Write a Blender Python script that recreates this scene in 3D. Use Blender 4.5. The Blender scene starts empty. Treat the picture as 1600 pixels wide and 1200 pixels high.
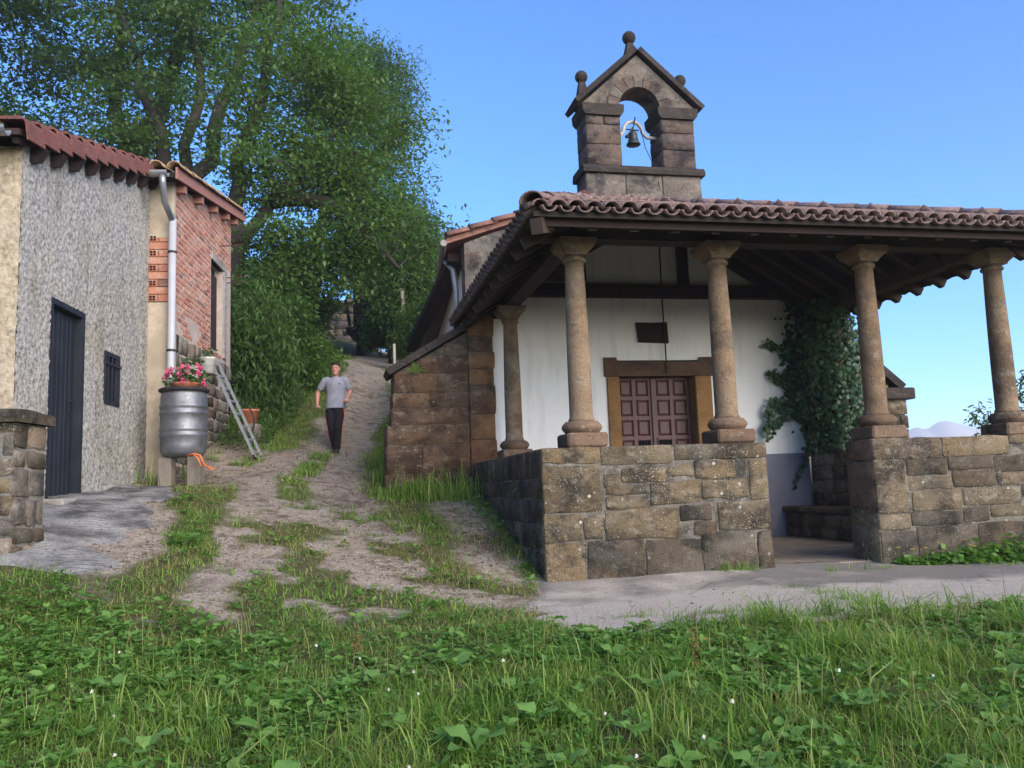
import bpy, bmesh, math, random
import numpy as np
from mathutils import Matrix, Vector, Quaternion
R = math.radians
random.seed(7)
rng = np.random.default_rng(11)
S = bpy.context.scene
C = S.collection

# ------------------------------------------------------------------ camera, sky, sun, exposure
CAM_H, PITCH, ROLL, YAW = 0.956, 0.1227, -0.0372, 0.2086
cam_d = bpy.data.cameras.new('camera')
cam = bpy.data.objects.new('camera', cam_d); C.objects.link(cam)
cam_d.sensor_width = 36.0; cam_d.lens = 1300 / 1600 * 36.0
cam_d.clip_start = 0.05; cam_d.clip_end = 20000
_r = Vector((1, 0, 0)); _f = Vector((0, math.cos(PITCH), math.sin(PITCH))); _u = Vector((0, -math.sin(PITCH), math.cos(PITCH)))
_r3 = _r * math.cos(ROLL) + _u * math.sin(ROLL); _u3 = -_r * math.sin(ROLL) + _u * math.cos(ROLL)
_m = Matrix((_r3, _u3, -_f)).transposed().to_4x4(); _m.translation = (0, 0, CAM_H)
cam.matrix_world = _m
S.camera = cam

SUN_EL, SUN_AZ = R(20), R(138)         # azimuth clockwise from +Y (the way the camera looks): veiled, behind the camera's right shoulder
world = bpy.data.worlds.new('World'); S.world = world; world.use_nodes = True
wn = world.node_tree; wn.nodes.clear()
sky = wn.nodes.new('ShaderNodeTexSky'); sky.sky_type = 'NISHITA'; sky.sun_disc = False
sky.sun_elevation = SUN_EL; sky.sun_rotation = SUN_AZ
sky.altitude = 300; sky.air_density = 1.0; sky.dust_density = 0.0; sky.ozone_density = 9.0
bg = wn.nodes.new('ShaderNodeBackground'); bg.inputs['Strength'].default_value = 0.15
wo = wn.nodes.new('ShaderNodeOutputWorld')
wn.links.new(sky.outputs[0], bg.inputs[0]); wn.links.new(bg.outputs[0], wo.inputs[0])
sl = bpy.data.lights.new('sun', 'SUN'); sun = bpy.data.objects.new('sun', sl); C.objects.link(sun)
sl.energy = 3.7; sl.angle = R(64); sl.color = (1.0, 0.86, 0.68)
sd = Vector((math.sin(SUN_AZ) * math.cos(SUN_EL), math.cos(SUN_AZ) * math.cos(SUN_EL), math.sin(SUN_EL)))
sun.rotation_mode = 'QUATERNION'; sun.rotation_quaternion = sd.to_track_quat('Z', 'Y')
S.view_settings.view_transform = 'Standard'; S.view_settings.look = 'None'
S.view_settings.exposure = 1.25; S.view_settings.gamma = 1.0
S.render.engine = 'CYCLES'
S.cycles.use_denoising = True
try: S.cycles.denoiser = 'OPENIMAGEDENOISE'
except Exception: pass
S.cycles.max_bounces = 6; S.cycles.diffuse_bounces = 4; S.cycles.transparent_max_bounces = 8
S.cycles.volume_bounces = 1

# ------------------------------------------------------------------ helpers
I4 = Matrix.Identity(4)
ML = Matrix.Rotation(YAW, 4, 'Z')                                        # chapel frame: X along its front, Y into it
SHED_A = math.atan(0.107)
MS = Matrix.Translation((-4.68, 7.96, 0)) @ Matrix.Rotation(SHED_A, 4, 'Z')  # shed frame: Y along the rendered wall, X out of it
WORLD = {}

class MB:
    def __init__(s): s.v = []; s.f = []
    def add(s, vs, fs):
        o = len(s.v); s.v += [tuple(v) for v in vs]; s.f += [tuple(i + o for i in f) for f in fs]; return s
    def box(s, x0, x1, y0, y1, z0, z1):
        return s.add([(x0,y0,z0),(x1,y0,z0),(x1,y1,z0),(x0,y1,z0),(x0,y0,z1),(x1,y0,z1),(x1,y1,z1),(x0,y1,z1)],
                     [(0,3,2,1),(4,5,6,7),(0,1,5,4),(1,2,6,5),(2,3,7,6),(3,0,4,7)])
    def bbox(s, x0, x1, y0, y1, z0, z1, b=0.01):
        """box with chamfered edges"""
        bm = bmesh.new(); r = bmesh.ops.create_cube(bm, size=1)
        for v in bm.verts: v.co = Vector(((x0+x1)/2+v.co.x*(x1-x0), (y0+y1)/2+v.co.y*(y1-y0), (z0+z1)/2+v.co.z*(z1-z0)))
        bmesh.ops.bevel(bm, geom=bm.edges[:], offset=b, segments=1, affect='EDGES')
        bm.verts.index_update()
        s.add([v.co[:] for v in bm.verts], [[v.index for v in f.verts] for f in bm.faces]); bm.free(); return s
    def beam(s, a, b, w, h, up=(0, 0, 1)):
        a, b = Vector(a), Vector(b); d = (b - a).normalized(); x = d.cross(Vector(up)).normalized(); z = x.cross(d)
        vs = []
        for p in (a, b):
            for sx, sz in ((-1,-1),(1,-1),(1,1),(-1,1)): vs.append(p + x*sx*w/2 + z*sz*h/2)
        return s.add(vs, [(0,1,2,3),(7,6,5,4),(0,4,5,1),(1,5,6,2),(2,6,7,3),(3,7,4,0)])
    def tube(s, path, rad, n=8, caps=True):
        path = [Vector(p) for p in path]
        if not hasattr(rad, '__len__'): rad = [rad] * len(path)
        o = len(s.v); prev = None
        for i, p in enumerate(path):
            d = (path[min(i+1, len(path)-1)] - path[max(i-1, 0)]).normalized()
            if prev is None: prev = d.orthogonal().normalized()
            x = (prev - d * prev.dot(d)).normalized(); prev = x; y = d.cross(x)
            for k in range(n):
                a = 2*math.pi*k/n; s.v.append(tuple(p + (x*math.cos(a) + y*math.sin(a)) * rad[i]))
        for i in range(len(path)-1):
            for k in range(n):
                a = o+i*n+k; b = o+i*n+(k+1) % n; s.f.append((a, b, b+n, a+n))
        if caps:
            s.f.append(tuple(o+k for k in range(n-1, -1, -1))); e = o+(len(path)-1)*n; s.f.append(tuple(e+k for k in range(n)))
        return s
    def lathe(s, c, prof, n=24, axis=None):
        """prof: (radius, z) from bottom to top around a vertical axis through c"""
        o = len(s.v)
        for r_, z in prof:
            for k in range(n):
                a = 2*math.pi*k/n; s.v.append((c[0]+r_*math.cos(a), c[1]+r_*math.sin(a), c[2]+z))
        for i in range(len(prof)-1):
            for k in range(n):
                a = o+i*n+k; b = o+i*n+(k+1) % n; s.f.append((a, b, b+n, a+n))
        s.f.append(tuple(o+k for k in range(n-1, -1, -1))); e = o+(len(prof)-1)*n; s.f.append(tuple(e+k for k in range(n)))
        return s
    def loft(s, rings, n=20):
        """rings: (cx,cy,cz,rx,ry) stacked, horizontal ellipses"""
        o = len(s.v)
        for cx, cy, cz, rx, ry in rings:
            for k in range(n):
                a = 2*math.pi*k/n; s.v.append((cx+rx*math.cos(a), cy+ry*math.sin(a), cz))
        for i in range(len(rings)-1):
            for k in range(n):
                a = o+i*n+k; b = o+i*n+(k+1) % n; s.f.append((a, b, b+n, a+n))
        s.f.append(tuple(o+k for k in range(n-1, -1, -1))); e = o+(len(rings)-1)*n; s.f.append(tuple(e+k for k in range(n)))
        return s
    def ball(s, c, rx, ry=None, rz=None, n=14, m=9):
        ry = ry or rx; rz = rz or rx
        return s.loft([(c[0], c[1], c[2]-rz*math.cos(math.pi*(i+.04)/(m+.08)), rx*math.sin(math.pi*(i+.04)/(m+.08)), ry*math.sin(math.pi*(i+.04)/(m+.08))) for i in range(m+1)], n)
    def prism(s, poly, a, b, fn):
        """extrude polygon of 2d points between parameters a and b; fn(u, v, t) -> 3d"""
        n = len(poly)
        vs = [fn(u, v, a) for u, v in poly] + [fn(u, v, b) for u, v in poly]
        fs = [tuple(range(n-1, -1, -1)), tuple(range(n, 2*n))] + [(i, (i+1) % n, n+(i+1) % n, n+i) for i in range(n)]
        return s.add(vs, fs)
    def mesh(s, name, mat=None, smooth=False):
        me = bpy.data.meshes.new(name); me.from_pydata(s.v, [], s.f)
        bm = bmesh.new(); bm.from_mesh(me); bmesh.ops.recalc_face_normals(bm, faces=bm.faces); bm.to_mesh(me); bm.free()
        if mat: me.materials.append(mat)
        if smooth: me.polygons.foreach_set('use_smooth', [True]*len(me.polygons))
        me.update(); return me

def fast(name, V, quads=None, tris=None, mat=None, smooth=False):
    me = bpy.data.meshes.new(name)
    V = np.asarray(V, np.float32).reshape(-1, 3)
    q = np.zeros((0, 4), np.int32) if quads is None else np.asarray(quads, np.int32).reshape(-1, 4)
    t = np.zeros((0, 3), np.int32) if tris is None else np.asarray(tris, np.int32).reshape(-1, 3)
    me.vertices.add(len(V)); me.vertices.foreach_set('co', V.ravel())
    lv = np.concatenate([q.ravel(), t.ravel()]); me.loops.add(len(lv)); me.loops.foreach_set('vertex_index', lv)
    ls = np.concatenate([np.arange(len(q))*4, len(q)*4 + np.arange(len(t))*3]).astype(np.int32)
    me.polygons.add(len(ls)); me.polygons.foreach_set('loop_start', ls)
    if smooth: me.polygons.foreach_set('use_smooth', np.ones(len(ls), bool))
    if mat: me.materials.append(mat)
    me.update(calc_edges=True); return me

def obj(name, data, mat=None, parent=None, M=I4, smooth=False, label=None, kind=None):
    if isinstance(data, MB): data = data.mesh(name, mat, smooth)
    o = bpy.data.objects.new(name, data); C.objects.link(o)
    if parent is not None:
        o.parent = parent; o.matrix_parent_inverse = WORLD[parent.name].inverted()
    o.matrix_basis = M; WORLD[o.name] = M.copy()
    if label: o['label'] = label
    if kind: o['kind'] = kind
    return o
def tag(o, label, cat, group=None):
    o['label'] = label; o['category'] = cat
    if group: o['group'] = group
    return o
def thing(name, label, cat, M=I4, loc=(0, 0, 0), group=None):
    o = bpy.data.objects.new(name, None); C.objects.link(o); o.empty_display_size = 0.2
    o.matrix_basis = M @ Matrix.Translation(loc); WORLD[o.name] = o.matrix_basis.copy()
    return tag(o, label, cat, group)
def structure(o): o['kind'] = 'structure'; return o
def copy_thing(src, M, label=None):
    """a copy of a thing and of each of its parts at world matrix M"""
    r = src.copy(); C.objects.link(r); r.matrix_basis = M; WORLD[r.name] = M.copy()
    if label: r['label'] = label
    for ch in list(src.children):
        c = ch.copy(); C.objects.link(c); c.parent = r
        for g in list(ch.children):
            d = g.copy(); C.objects.link(d); d.parent = c
    return r

# value noise
def _hash(ix, iy, iz, seed):
    h = (ix.astype(np.int64)*374761393 + iy.astype(np.int64)*668265263 + iz.astype(np.int64)*2147483647 + seed*974634777) & 0xffffffff
    h = ((h ^ (h >> 13)) * 1274126177) & 0xffffffff
    h = h ^ (h >> 16)
    return (h & 0xffff) / 65535.0
def vnoise(x, y, z=0, seed=0):
    x = np.asarray(x, float); y = np.asarray(y, float); z = np.zeros_like(x) + z
    ix, iy, iz = np.floor(x), np.floor(y), np.floor(z); fx, fy, fz = x-ix, y-iy, z-iz
    fx, fy, fz = [t*t*(3-2*t) for t in (fx, fy, fz)]
    r_ = 0
    for dx in (0, 1):
        for dy in (0, 1):
            for dz in (0, 1):
                r_ = r_ + _hash(ix+dx, iy+dy, iz+dz, seed)*np.where(dx, fx, 1-fx)*np.where(dy, fy, 1-fy)*np.where(dz, fz, 1-fz)
    return r_
def fbm(x, y, z=0, oct=4, seed=0):
    r_ = 0; a = .5; t = 0
    for i in range(oct): r_ = r_ + a*vnoise(np.asarray(x)*2**i, np.asarray(y)*2**i, np.asarray(z)*2**i, seed+i); t += a; a *= .5
    return r_/t
def sstep(a, b, x): t = np.clip((x-a)/(b-a), 0, 1); return t*t*(3-2*t)

# ------------------------------------------------------------------ materials
class NT:
    def __init__(s, name):
        s.m = bpy.data.materials.new(name); s.m.use_nodes = True; s.t = s.m.node_tree; s.t.nodes.clear()
        s.out = s.t.nodes.new('ShaderNodeOutputMaterial')
    def put(s, sock, v):
        if isinstance(v, bpy.types.NodeSocket): s.t.links.new(v, sock)
        elif v is not None:
            if hasattr(sock.default_value, '__len__') and hasattr(v, '__len__') and len(v) == 3 and len(sock.default_value) == 4: v = (*v, 1)
            sock.default_value = v
    def pos(s): return s.t.nodes.new('ShaderNodeNewGeometry').outputs['Position']
    def island(s): return s.t.nodes.new('ShaderNodeNewGeometry').outputs['Random Per Island']
    def rnd(s): return s.t.nodes.new('ShaderNodeObjectInfo').outputs['Random']
    def mapping(s, v, scale=(1, 1, 1), rot=(0, 0, 0)):
        n = s.t.nodes.new('ShaderNodeMapping'); s.put(n.inputs['Vector'], v); n.inputs['Scale'].default_value = scale; n.inputs['Rotation'].default_value = rot; return n.outputs[0]
    def noise(s, v, scale, detail=4, rough=.55, dist=0):
        n = s.t.nodes.new('ShaderNodeTexNoise'); s.put(n.inputs['Vector'], v); n.inputs['Scale'].default_value = scale
        n.inputs['Detail'].default_value = detail; n.inputs['Roughness'].default_value = rough; n.inputs['Distortion'].default_value = dist; return n.outputs['Fac']
    def voro(s, v, scale, feature='F1', out='Distance', rand=1):
        n = s.t.nodes.new('ShaderNodeTexVoronoi'); n.feature = feature; s.put(n.inputs['Vector'], v); n.inputs['Scale'].default_value = scale; n.inputs['Randomness'].default_value = rand; return n.outputs[out]
    def wave(s, v, scale, dist=0, axis='X'):
        n = s.t.nodes.new('ShaderNodeTexWave'); n.bands_direction = axis; s.put(n.inputs['Vector'], v); n.inputs['Scale'].default_value = scale; n.inputs['Distortion'].default_value = dist; return n.outputs['Fac']
    def ramp(s, f, stops, interp='LINEAR'):
        n = s.t.nodes.new('ShaderNodeValToRGB'); s.put(n.inputs[0], f); cr = n.color_ramp; cr.interpolation = interp
        while len(cr.elements) > 1: cr.elements.remove(cr.elements[0])
        for i, (p, c) in enumerate(stops):
            e = cr.elements[0] if i == 0 else cr.elements.new(p)
            e.position = p; e.color = (*c, 1) if hasattr(c, '__len__') else (c, c, c, 1)
        return n.outputs[0]
    def mix(s, f, a, b, mode='MIX'):
        n = s.t.nodes.new('ShaderNodeMix'); n.data_type = 'RGBA'; n.blend_type = mode
        s.put(n.inputs['Factor'], f); s.put(n.inputs['A'] if False else n.inputs[6], a); s.put(n.inputs[7], b); return n.outputs[2]
    def math(s, op, a, b=None):
        n = s.t.nodes.new('ShaderNodeMath'); n.operation = op; n.use_clamp = False; s.put(n.inputs[0], a)
        if b is not None: s.put(n.inputs[1], b)
        return n.outputs[0]
    def attr(s, name):
        n = s.t.nodes.new('ShaderNodeAttribute'); n.attribute_name = name; return n.outputs['Fac']
    def bump(s, h, strength=.5, dist=.02):
        n = s.t.nodes.new('ShaderNodeBump'); s.put(n.inputs['Height'], h); n.inputs['Strength'].default_value = strength; n.inputs['Distance'].default_value = dist; return n.outputs[0]
    def finish(s, color, rough=.8, normal=None, metal=0, spec=.3, trans=None):
        p = s.t.nodes.new('ShaderNodeBsdfPrincipled'); s.put(p.inputs['Base Color'], color); s.put(p.inputs['Roughness'], rough)
        s.put(p.inputs['Metallic'], metal); s.put(p.inputs['Specular IOR Level'], spec)
        if normal is not None: s.put(p.inputs['Normal'], normal)
        sh = p.outputs[0]
        if trans is not None:
            t = s.t.nodes.new('ShaderNodeBsdfTranslucent'); s.put(t.inputs[0], trans[1])
            mx = s.t.nodes.new('ShaderNodeMixShader'); mx.inputs[0].default_value = trans[0]
            s.t.links.new(sh, mx.inputs[1]); s.t.links.new(t.outputs[0], mx.inputs[2]); sh = mx.outputs[0]
        s.t.links.new(sh, s.out.inputs[0]); return s.m

def stone_mat(name, cols, stain=(.035,.028,.022), stain_amt=.7, lichen=.5, light=(.42,.38,.31), light_amt=.5, scale=1.0):
    t = NT(name); p = t.pos(); r_ = t.rnd()
    base = t.ramp(r_, [(i/(len(cols)-1) if len(cols) > 1 else 0, c) for i, c in enumerate(cols)])
    g = t.noise(p, 55*scale, 5, .7)
    base = t.mix(t.ramp(g, [(.3, 0), (.75, .55)]), base, t.mix(1, base, (.55,.5,.45), 'MULTIPLY'))
    n1 = t.noise(p, 2.6*scale, 8, .62, .4)
    base = t.mix(t.math('MULTIPLY', t.ramp(n1, [(.46, 0), (.60, 1)]), stain_amt), base, stain)
    n2 = t.noise(t.mapping(p, (1, 1, 1.6)), 7*scale, 8, .7)
    base = t.mix(t.math('MULTIPLY', t.ramp(n2, [(.54, 0), (.66, 1)]), light_amt), base, light)
    n4 = t.noise(p, 19*scale, 6, .7)
    base = t.mix(t.math('MULTIPLY', t.ramp(n4, [(.56, 0), (.66, 1)]), stain_amt*.8), base, stain)
    if lichen > 0:
        d = t.voro(p, 26); d2 = t.voro(p, 70)
        msk = t.ramp(t.noise(p, 3.1, 4, .6), [(.40, 0), (.58, 1)])
        sp = t.math('ADD', t.ramp(d, [(.10, 1), (.15, 0)]), t.ramp(d2, [(.16, .7), (.24, 0)]))
        base = t.mix(t.math('MULTIPLY', t.math('MULTIPLY', sp, msk), lichen), base, (.62,.61,.55))
        d3 = t.voro(t.mapping(p, (1, 1, 1.1)), 8.5); m3 = t.ramp(t.noise(p, 1.9, 3), [(.50, 0), (.60, 1)])
        base = t.mix(t.math('MULTIPLY', t.math('MULTIPLY', t.ramp(t.math('ADD', d3, t.math('MULTIPLY', n4, .12)), [(.17, 1), (.22, 0)]), m3), lichen*.85), base, (.58,.57,.52))
    pit = t.voro(t.mapping(p, (1, 1, 1.7)), 38*scale)
    pm = t.math('MULTIPLY', t.ramp(pit, [(.06, 1), (.16, 0)]), t.ramp(t.noise(p, 5.3, 3), [(.45, 0), (.6, 1)]))
    base = t.mix(t.math('MULTIPLY', pm, .8), base, (.02,.018,.015))
    n5 = t.noise(t.mapping(p, (1, 1, 2.2), (0, .1, .3)), 1.15, 6, .7, .6)
    base = t.mix(t.ramp(n5, [(.48, 0), (.70, .55)]), base, t.mix(.55, base, light))
    h = t.math('SUBTRACT', t.math('ADD', t.math('MULTIPLY', n2, .6), t.math('ADD', g, n4)), t.math('MULTIPLY', pm, .8))
    return t.finish(base, .92, t.bump(h, .9, .022), spec=.12)

def plain(name, col, rough=.6, metal=0, var=.15, scale=20, bump=.1, spec=.35, dirt=None):
    t = NT(name); p = t.pos(); n = t.noise(p, scale, 5, .6)
    dk = tuple(c*(1-var*2) for c in col); lt = tuple(min(1, c*(1+var)) for c in col)
    c = t.ramp(n, [(.3, dk), (.7, lt)])
    if dirt: c = t.mix(t.ramp(t.noise(p, scale*.25, 7, .65), [(.5, 0), (.72, dirt[0])]), c, dirt[1])
    return t.finish(c, rough, t.bump(n, bump, .01), metal, spec)

def leaf_mat(name, cols, trans=.3, tcol=None, patch=None, rough=.55):
    t = NT(name); p = t.pos()
    f = t.math('ADD', t.math('MULTIPLY', t.island(), .5), t.math('MULTIPLY', t.noise(p, patch or .9, 3), .5))
    c = t.ramp(f, [(.12+.76*i/(len(cols)-1), k) for i, k in enumerate(cols)])
    tc = t.mix(1, c, tcol or (1.5, 1.6, .8), 'MULTIPLY')
    return t.finish(c, rough, None, 0, .3, (trans, tc))

def wood_mat(name, cols, scale=1, axis=(1, 1, 1), rough=.85):
    t = NT(name); p = t.mapping(t.pos(), axis); n = t.noise(p, 9*scale, 8, .7, .6); n2 = t.noise(t.pos(), 3, 5)
    r_ = t.rnd()
    c = t.ramp(n, [(.3, cols[0]), (.6, cols[1]), (.8, cols[2])])
    c = t.mix(t.ramp(n2, [(.4, 0), (.7, .6)]), c, tuple(k*.5 for k in cols[0]))
    c = t.mix(t.math('MULTIPLY', r_, .4), c, tuple(k*1.3 for k in cols[2]))
    return t.finish(c, rough, t.bump(n, .5, .01), spec=.2)

M_para = stone_mat('parapet_sandstone', [(.13,.10,.06),(.18,.135,.08),(.15,.125,.085),(.21,.155,.085),(.155,.115,.075)], (.03,.026,.022), .85, .9, (.36,.32,.25), .45)
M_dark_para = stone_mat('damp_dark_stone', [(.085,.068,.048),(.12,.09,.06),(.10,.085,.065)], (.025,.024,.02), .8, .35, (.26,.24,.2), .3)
M_butt = stone_mat('red_brown_sandstone', [(.15,.085,.05),(.20,.12,.07),(.125,.072,.046),(.22,.14,.085)], (.045,.028,.02), .75, .4, (.34,.27,.19), .5)
M_quoin = stone_mat('ochre_quoin_stone', [(.24,.12,.06),(.30,.17,.08),(.20,.10,.06)], (.06,.03,.02), .6, .1, (.38,.25,.14), .5)
M_belf = stone_mat('belfry_stone', [(.115,.085,.075),(.15,.11,.085),(.13,.095,.09),(.165,.12,.09)], (.025,.024,.026), .85, .25, (.24,.21,.18), .45)
M_belfdark = stone_mat('weathered_moulding_stone', [(.055,.045,.04),(.07,.058,.05)], (.022,.02,.021), .6, .2, (.14,.125,.11), .3)
M_col = stone_mat('column_sandstone', [(.24,.165,.10),(.27,.19,.12)], (.085,.062,.045), .7, .2, (.36,.31,.24), .5, .8)
M_base = stone_mat('column_base_stone', [(.19,.125,.085),(.23,.155,.105)], (.05,.04,.032), .7, .3, (.32,.27,.21), .4)
M_jamb = stone_mat('door_jamb_stone', [(.36,.20,.085),(.33,.18,.075)], (.12,.07,.035), .4, 0, (.42,.27,.13), .4)
M_lint = stone_mat('door_lintel_stone', [(.13,.085,.055)], (.05,.035,.03), .6, 0, (.2,.13,.09), .4)
M_rubble = stone_mat('rubble_stone', [(.20,.17,.13),(.28,.22,.15),(.15,.13,.11),(.30,.25,.19),(.24,.16,.10)], (.05,.045,.04), .6, .4, (.42,.40,.36), .5)
M_mortar = stone_mat('lime_mortar', [(.26,.24,.205)], (.07,.065,.055), .75, .3, (.42,.40,.36), .5, 1.4)
M_parmort = stone_mat('old_parapet_mortar', [(.20,.18,.15)], (.03,.028,.025), .8, .6, (.36,.34,.29), .5, 1.2)
M_mortar_dk = stone_mat('dark_mortar', [(.16,.13,.10)], (.04,.035,.03), .7, .2, (.3,.27,.22), .4, 1.4)
M_gable = stone_mat('gable_render', [(.18,.155,.13)], (.035,.035,.038), .85, .2, (.30,.27,.23), .55)

t = NT('limewash'); p = t.pos()
n = t.noise(p, 5, 7, .65); n2 = t.noise(t.mapping(p, (2.5, 2.5, .35)), 3, 6, .6)
c = t.mix(t.ramp(n, [(.3, 0), (.75, .5)]), (.80,.79,.77), (.70,.69,.68))
c = t.mix(t.ramp(n2, [(.5, 0), (.72, .5)]), c, (.52,.51,.48)); n6 = t.noise(p, 38, 4, .7); c = t.mix(t.ramp(n6, [(.68, 0), (.74, .6)]), c, (.35,.32,.28))
M_white = t.finish(c, .9, t.bump(t.math('ADD', n, t.noise(p, 60, 3)), .25, .012), spec=.15)
M_grey_dado = plain('grey_dado_paint', (.20,.20,.24), .8, 0, .06, 6, .15, .2)
t = NT('pebbledash'); p = t.pos()
n = t.noise(p, 24, 4, .62); n2 = t.noise(p, 1.6, 5, .6); n3 = t.noise(p, 60, 3, .6)
c = t.ramp(n, [(.36, (.155,.15,.142)), (.47, (.285,.278,.265)), (.62, (.40,.39,.365))])  # dark speckles put the pebbles' small shadows into the colour
st_ = t.noise(t.mapping(p, (1.6, 1.6, .55)), 1.3, 6, .68)
c = t.mix(t.ramp(st_, [(.50, 0), (.68, .6)]), c, t.mix(1, c, (.50,.48,.40), 'MULTIPLY'))
c = t.mix(t.ramp(n2, [(.45, 0), (.75, .5)]), c, t.mix(1, c, (.98,.88,.68), 'MULTIPLY'))
M_dash = t.finish(c, .95, t.bump(t.math('ADD', n, t.math('MULTIPLY', n3, .4)), .6, .02), spec=.1)
t = NT('ochre_roughcast'); p = t.pos()
n = t.noise(p, 20, 4, .6); n3 = t.noise(p, 2, 4)
c = t.ramp(n, [(.3, (.20,.16,.11)), (.5, (.36,.30,.21)), (.7, (.46,.40,.30))])
M_tan = t.finish(t.mix(t.ramp(n3, [(.4, 0), (.8, .4)]), c, (.33,.29,.24)), .95, t.bump(n, .8, .02), spec=.1)
M_brickmort = plain('pinkish_brick_mortar', (.44,.37,.33), .95, 0, .15, 12, .4, .1, (.5, (.2,.16,.14)))
M_plaster = plain('beige_plaster', (.40,.34,.265), .92, 0, .12, 9, .3, .1, (.7, (.2,.17,.13)))
M_concrete = plain('grey_concrete', (.30,.285,.26), .92, 0, .18, 14, .35, .1, (.8, (.12,.11,.1)))
def tile_mat(name, cols, lich):
    t = NT(name); p = t.pos(); r_ = t.rnd()
    c = t.ramp(r_, [(i/(len(cols)-1), k) for i, k in enumerate(cols)])
    n = t.noise(p, 11, 7, .7); n2 = t.noise(p, 40, 4, .6)
    c = t.mix(t.ramp(n, [(.48, 0), (.68, .75)]), c, (.055,.045,.045))
    c = t.mix(t.ramp(n2, [(.55, 0), (.7, lich)]), c, (.36,.31,.28))
    return t.finish(c, .85, t.bump(n2, .4, .01), spec=.2)
M_tile = tile_mat('weathered_barrel_tile', [(.15,.10,.092),(.20,.13,.115),(.13,.092,.088),(.23,.155,.135)], .7)
M_tile_red = tile_mat('nave_verge_tile', [(.21,.10,.075),(.26,.125,.095)], .45)
M_verge = tile_mat('dark_red_verge_tile', [(.155,.06,.05),(.19,.075,.062),(.13,.052,.045)], .3)
M_tile_yel = tile_mat('lichened_shed_tile', [(.34,.22,.12),(.40,.28,.15),(.30,.16,.1)], .5)
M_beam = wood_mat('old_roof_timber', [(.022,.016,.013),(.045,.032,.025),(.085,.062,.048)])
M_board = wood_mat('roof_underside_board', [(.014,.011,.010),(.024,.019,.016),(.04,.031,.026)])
M_rafter_dk = wood_mat('dark_stained_wood', [(.02,.015,.015),(.035,.022,.02),(.05,.03,.027)])
M_fascia = plain('red_brown_fascia', (.30,.145,.115), .7, 0, .08, 12, .15, .3)
t = NT('brown_door_paint'); p = t.pos(); n = t.noise(t.mapping(p, (6, 6, 1)), 8, 5, .6)
M_door = t.finish(t.ramp(n, [(.3, (.07,.028,.025)), (.7, (.115,.045,.038))]), .5, t.bump(n, .15, .01), spec=.4)
M_blackglass = plain('dark_opening', (.008,.008,.009), .8, 0, .1, 5, 0, .05)
t = NT('navy_door_paint'); p = t.pos(); n = t.noise(p, 4, 4)
M_navy = t.finish(t.ramp(n, [(.3, (.010,.0135,.021)), (.7, (.017,.021,.031))]), .6, None, spec=.25)
M_iron = plain('black_iron', (.02,.02,.022), .55, .4, .2, 30, .1, .5)
M_rust = plain('rusty_iron', (.09,.04,.03), .8, .2, .2, 40, .2, .3)
M_bronze = plain('dark_bronze', (.05,.055,.055), .5, .6, .2, 25, .1, .5)
M_yoke = plain('painted_yoke', (.42,.40,.38), .7, .1, .2, 25, .15, .3, (.6, (.2,.13,.1)))
M_zinc = plain('zinc_gutter', (.30,.31,.32), .5, .7, .12, 9, .05, .5)
M_pvc = plain('grey_plastic_pipe', (.36,.37,.41), .45, 0, .05, 5, 0, .4)
t = NT('dull_steel'); p = t.pos(); n = t.noise(p, 7, 6, .6); n2 = t.noise(p, 50, 3)
M_steel = t.finish(t.ramp(n, [(.3, (.12,.125,.14)), (.7, (.24,.25,.275))]), t.ramp(n2, [(.3, .42), (.7, .62)]), t.bump(n, .08, .01), .75, .5)
M_alu = plain('aluminium', (.42,.44,.45), .45, .6, .1, 12, .05, .5)
M_rubber = plain('black_rubber', (.02,.02,.022), .7, 0, .2, 10, .1, .3)
M_orange = plain('orange_strap', (.55,.16,.06), .7, 0, .15, 15, .1, .3)
M_pot = plain('terracotta_pot', (.45,.16,.09), .75, 0, .1, 15, .15, .25)
M_whitepot = plain('white_pot', (.6,.59,.56), .6, 0, .1, 15, .1, .3, (.5, (.35,.33,.29)))
M_oldwood = wood_mat('weathered_post', [(.13,.115,.095),(.21,.185,.155),(.30,.27,.23)], 1, (1, 1, .3))
M_brick = None
t = NT('hollow_red_brick'); p = t.pos(); r_ = t.rnd(); g = t.island()
c = t.ramp(t.math('FRACT', t.math('ADD', t.math('MULTIPLY', r_, 7), g)), [(0, (.38,.15,.095)), (.3, (.42,.19,.13)), (.55, (.35,.135,.09)), (.72, (.46,.26,.19)), (.9, (.30,.12,.09)), (1, (.17,.10,.085))])
n = t.noise(p, 16, 6, .65); n2 = t.noise(p, 45, 4, .6)
c = t.mix(t.ramp(n, [(.53, 0), (.66, .75)]), c, (.42,.36,.31)); c = t.mix(t.ramp(n2, [(.58, 0), (.7, .6)]), c, (.11,.06,.05))
M_brick = t.finish(c, .9, t.bump(n2, .5, .01), spec=.15)
M_bark = wood_mat('tree_bark', [(.018,.016,.014),(.036,.031,.026),(.06,.052,.043)], 1, (1, 1, .3))
M_palebark = wood_mat('pale_post_wood', [(.22,.19,.16),(.32,.29,.24),(.42,.39,.34)], 1, (1, 1, .3))
L_a = leaf_mat('broadleaf_green', [(.04,.09,.026),(.065,.13,.036),(.09,.165,.048),(.12,.20,.062)], .42)
L_b = leaf_mat('yellow_green_leaf', [(.045,.095,.024),(.07,.14,.034),(.10,.175,.045),(.13,.21,.06)], .42)
L_c = leaf_mat('dark_leaf', [(.018,.045,.02),(.03,.068,.026),(.046,.095,.034),(.066,.125,.045)], .36)
L_f = leaf_mat('blue_green_leaf', [(.05,.10,.05),(.07,.13,.062),(.095,.165,.078),(.12,.195,.09)], .45)
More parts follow.
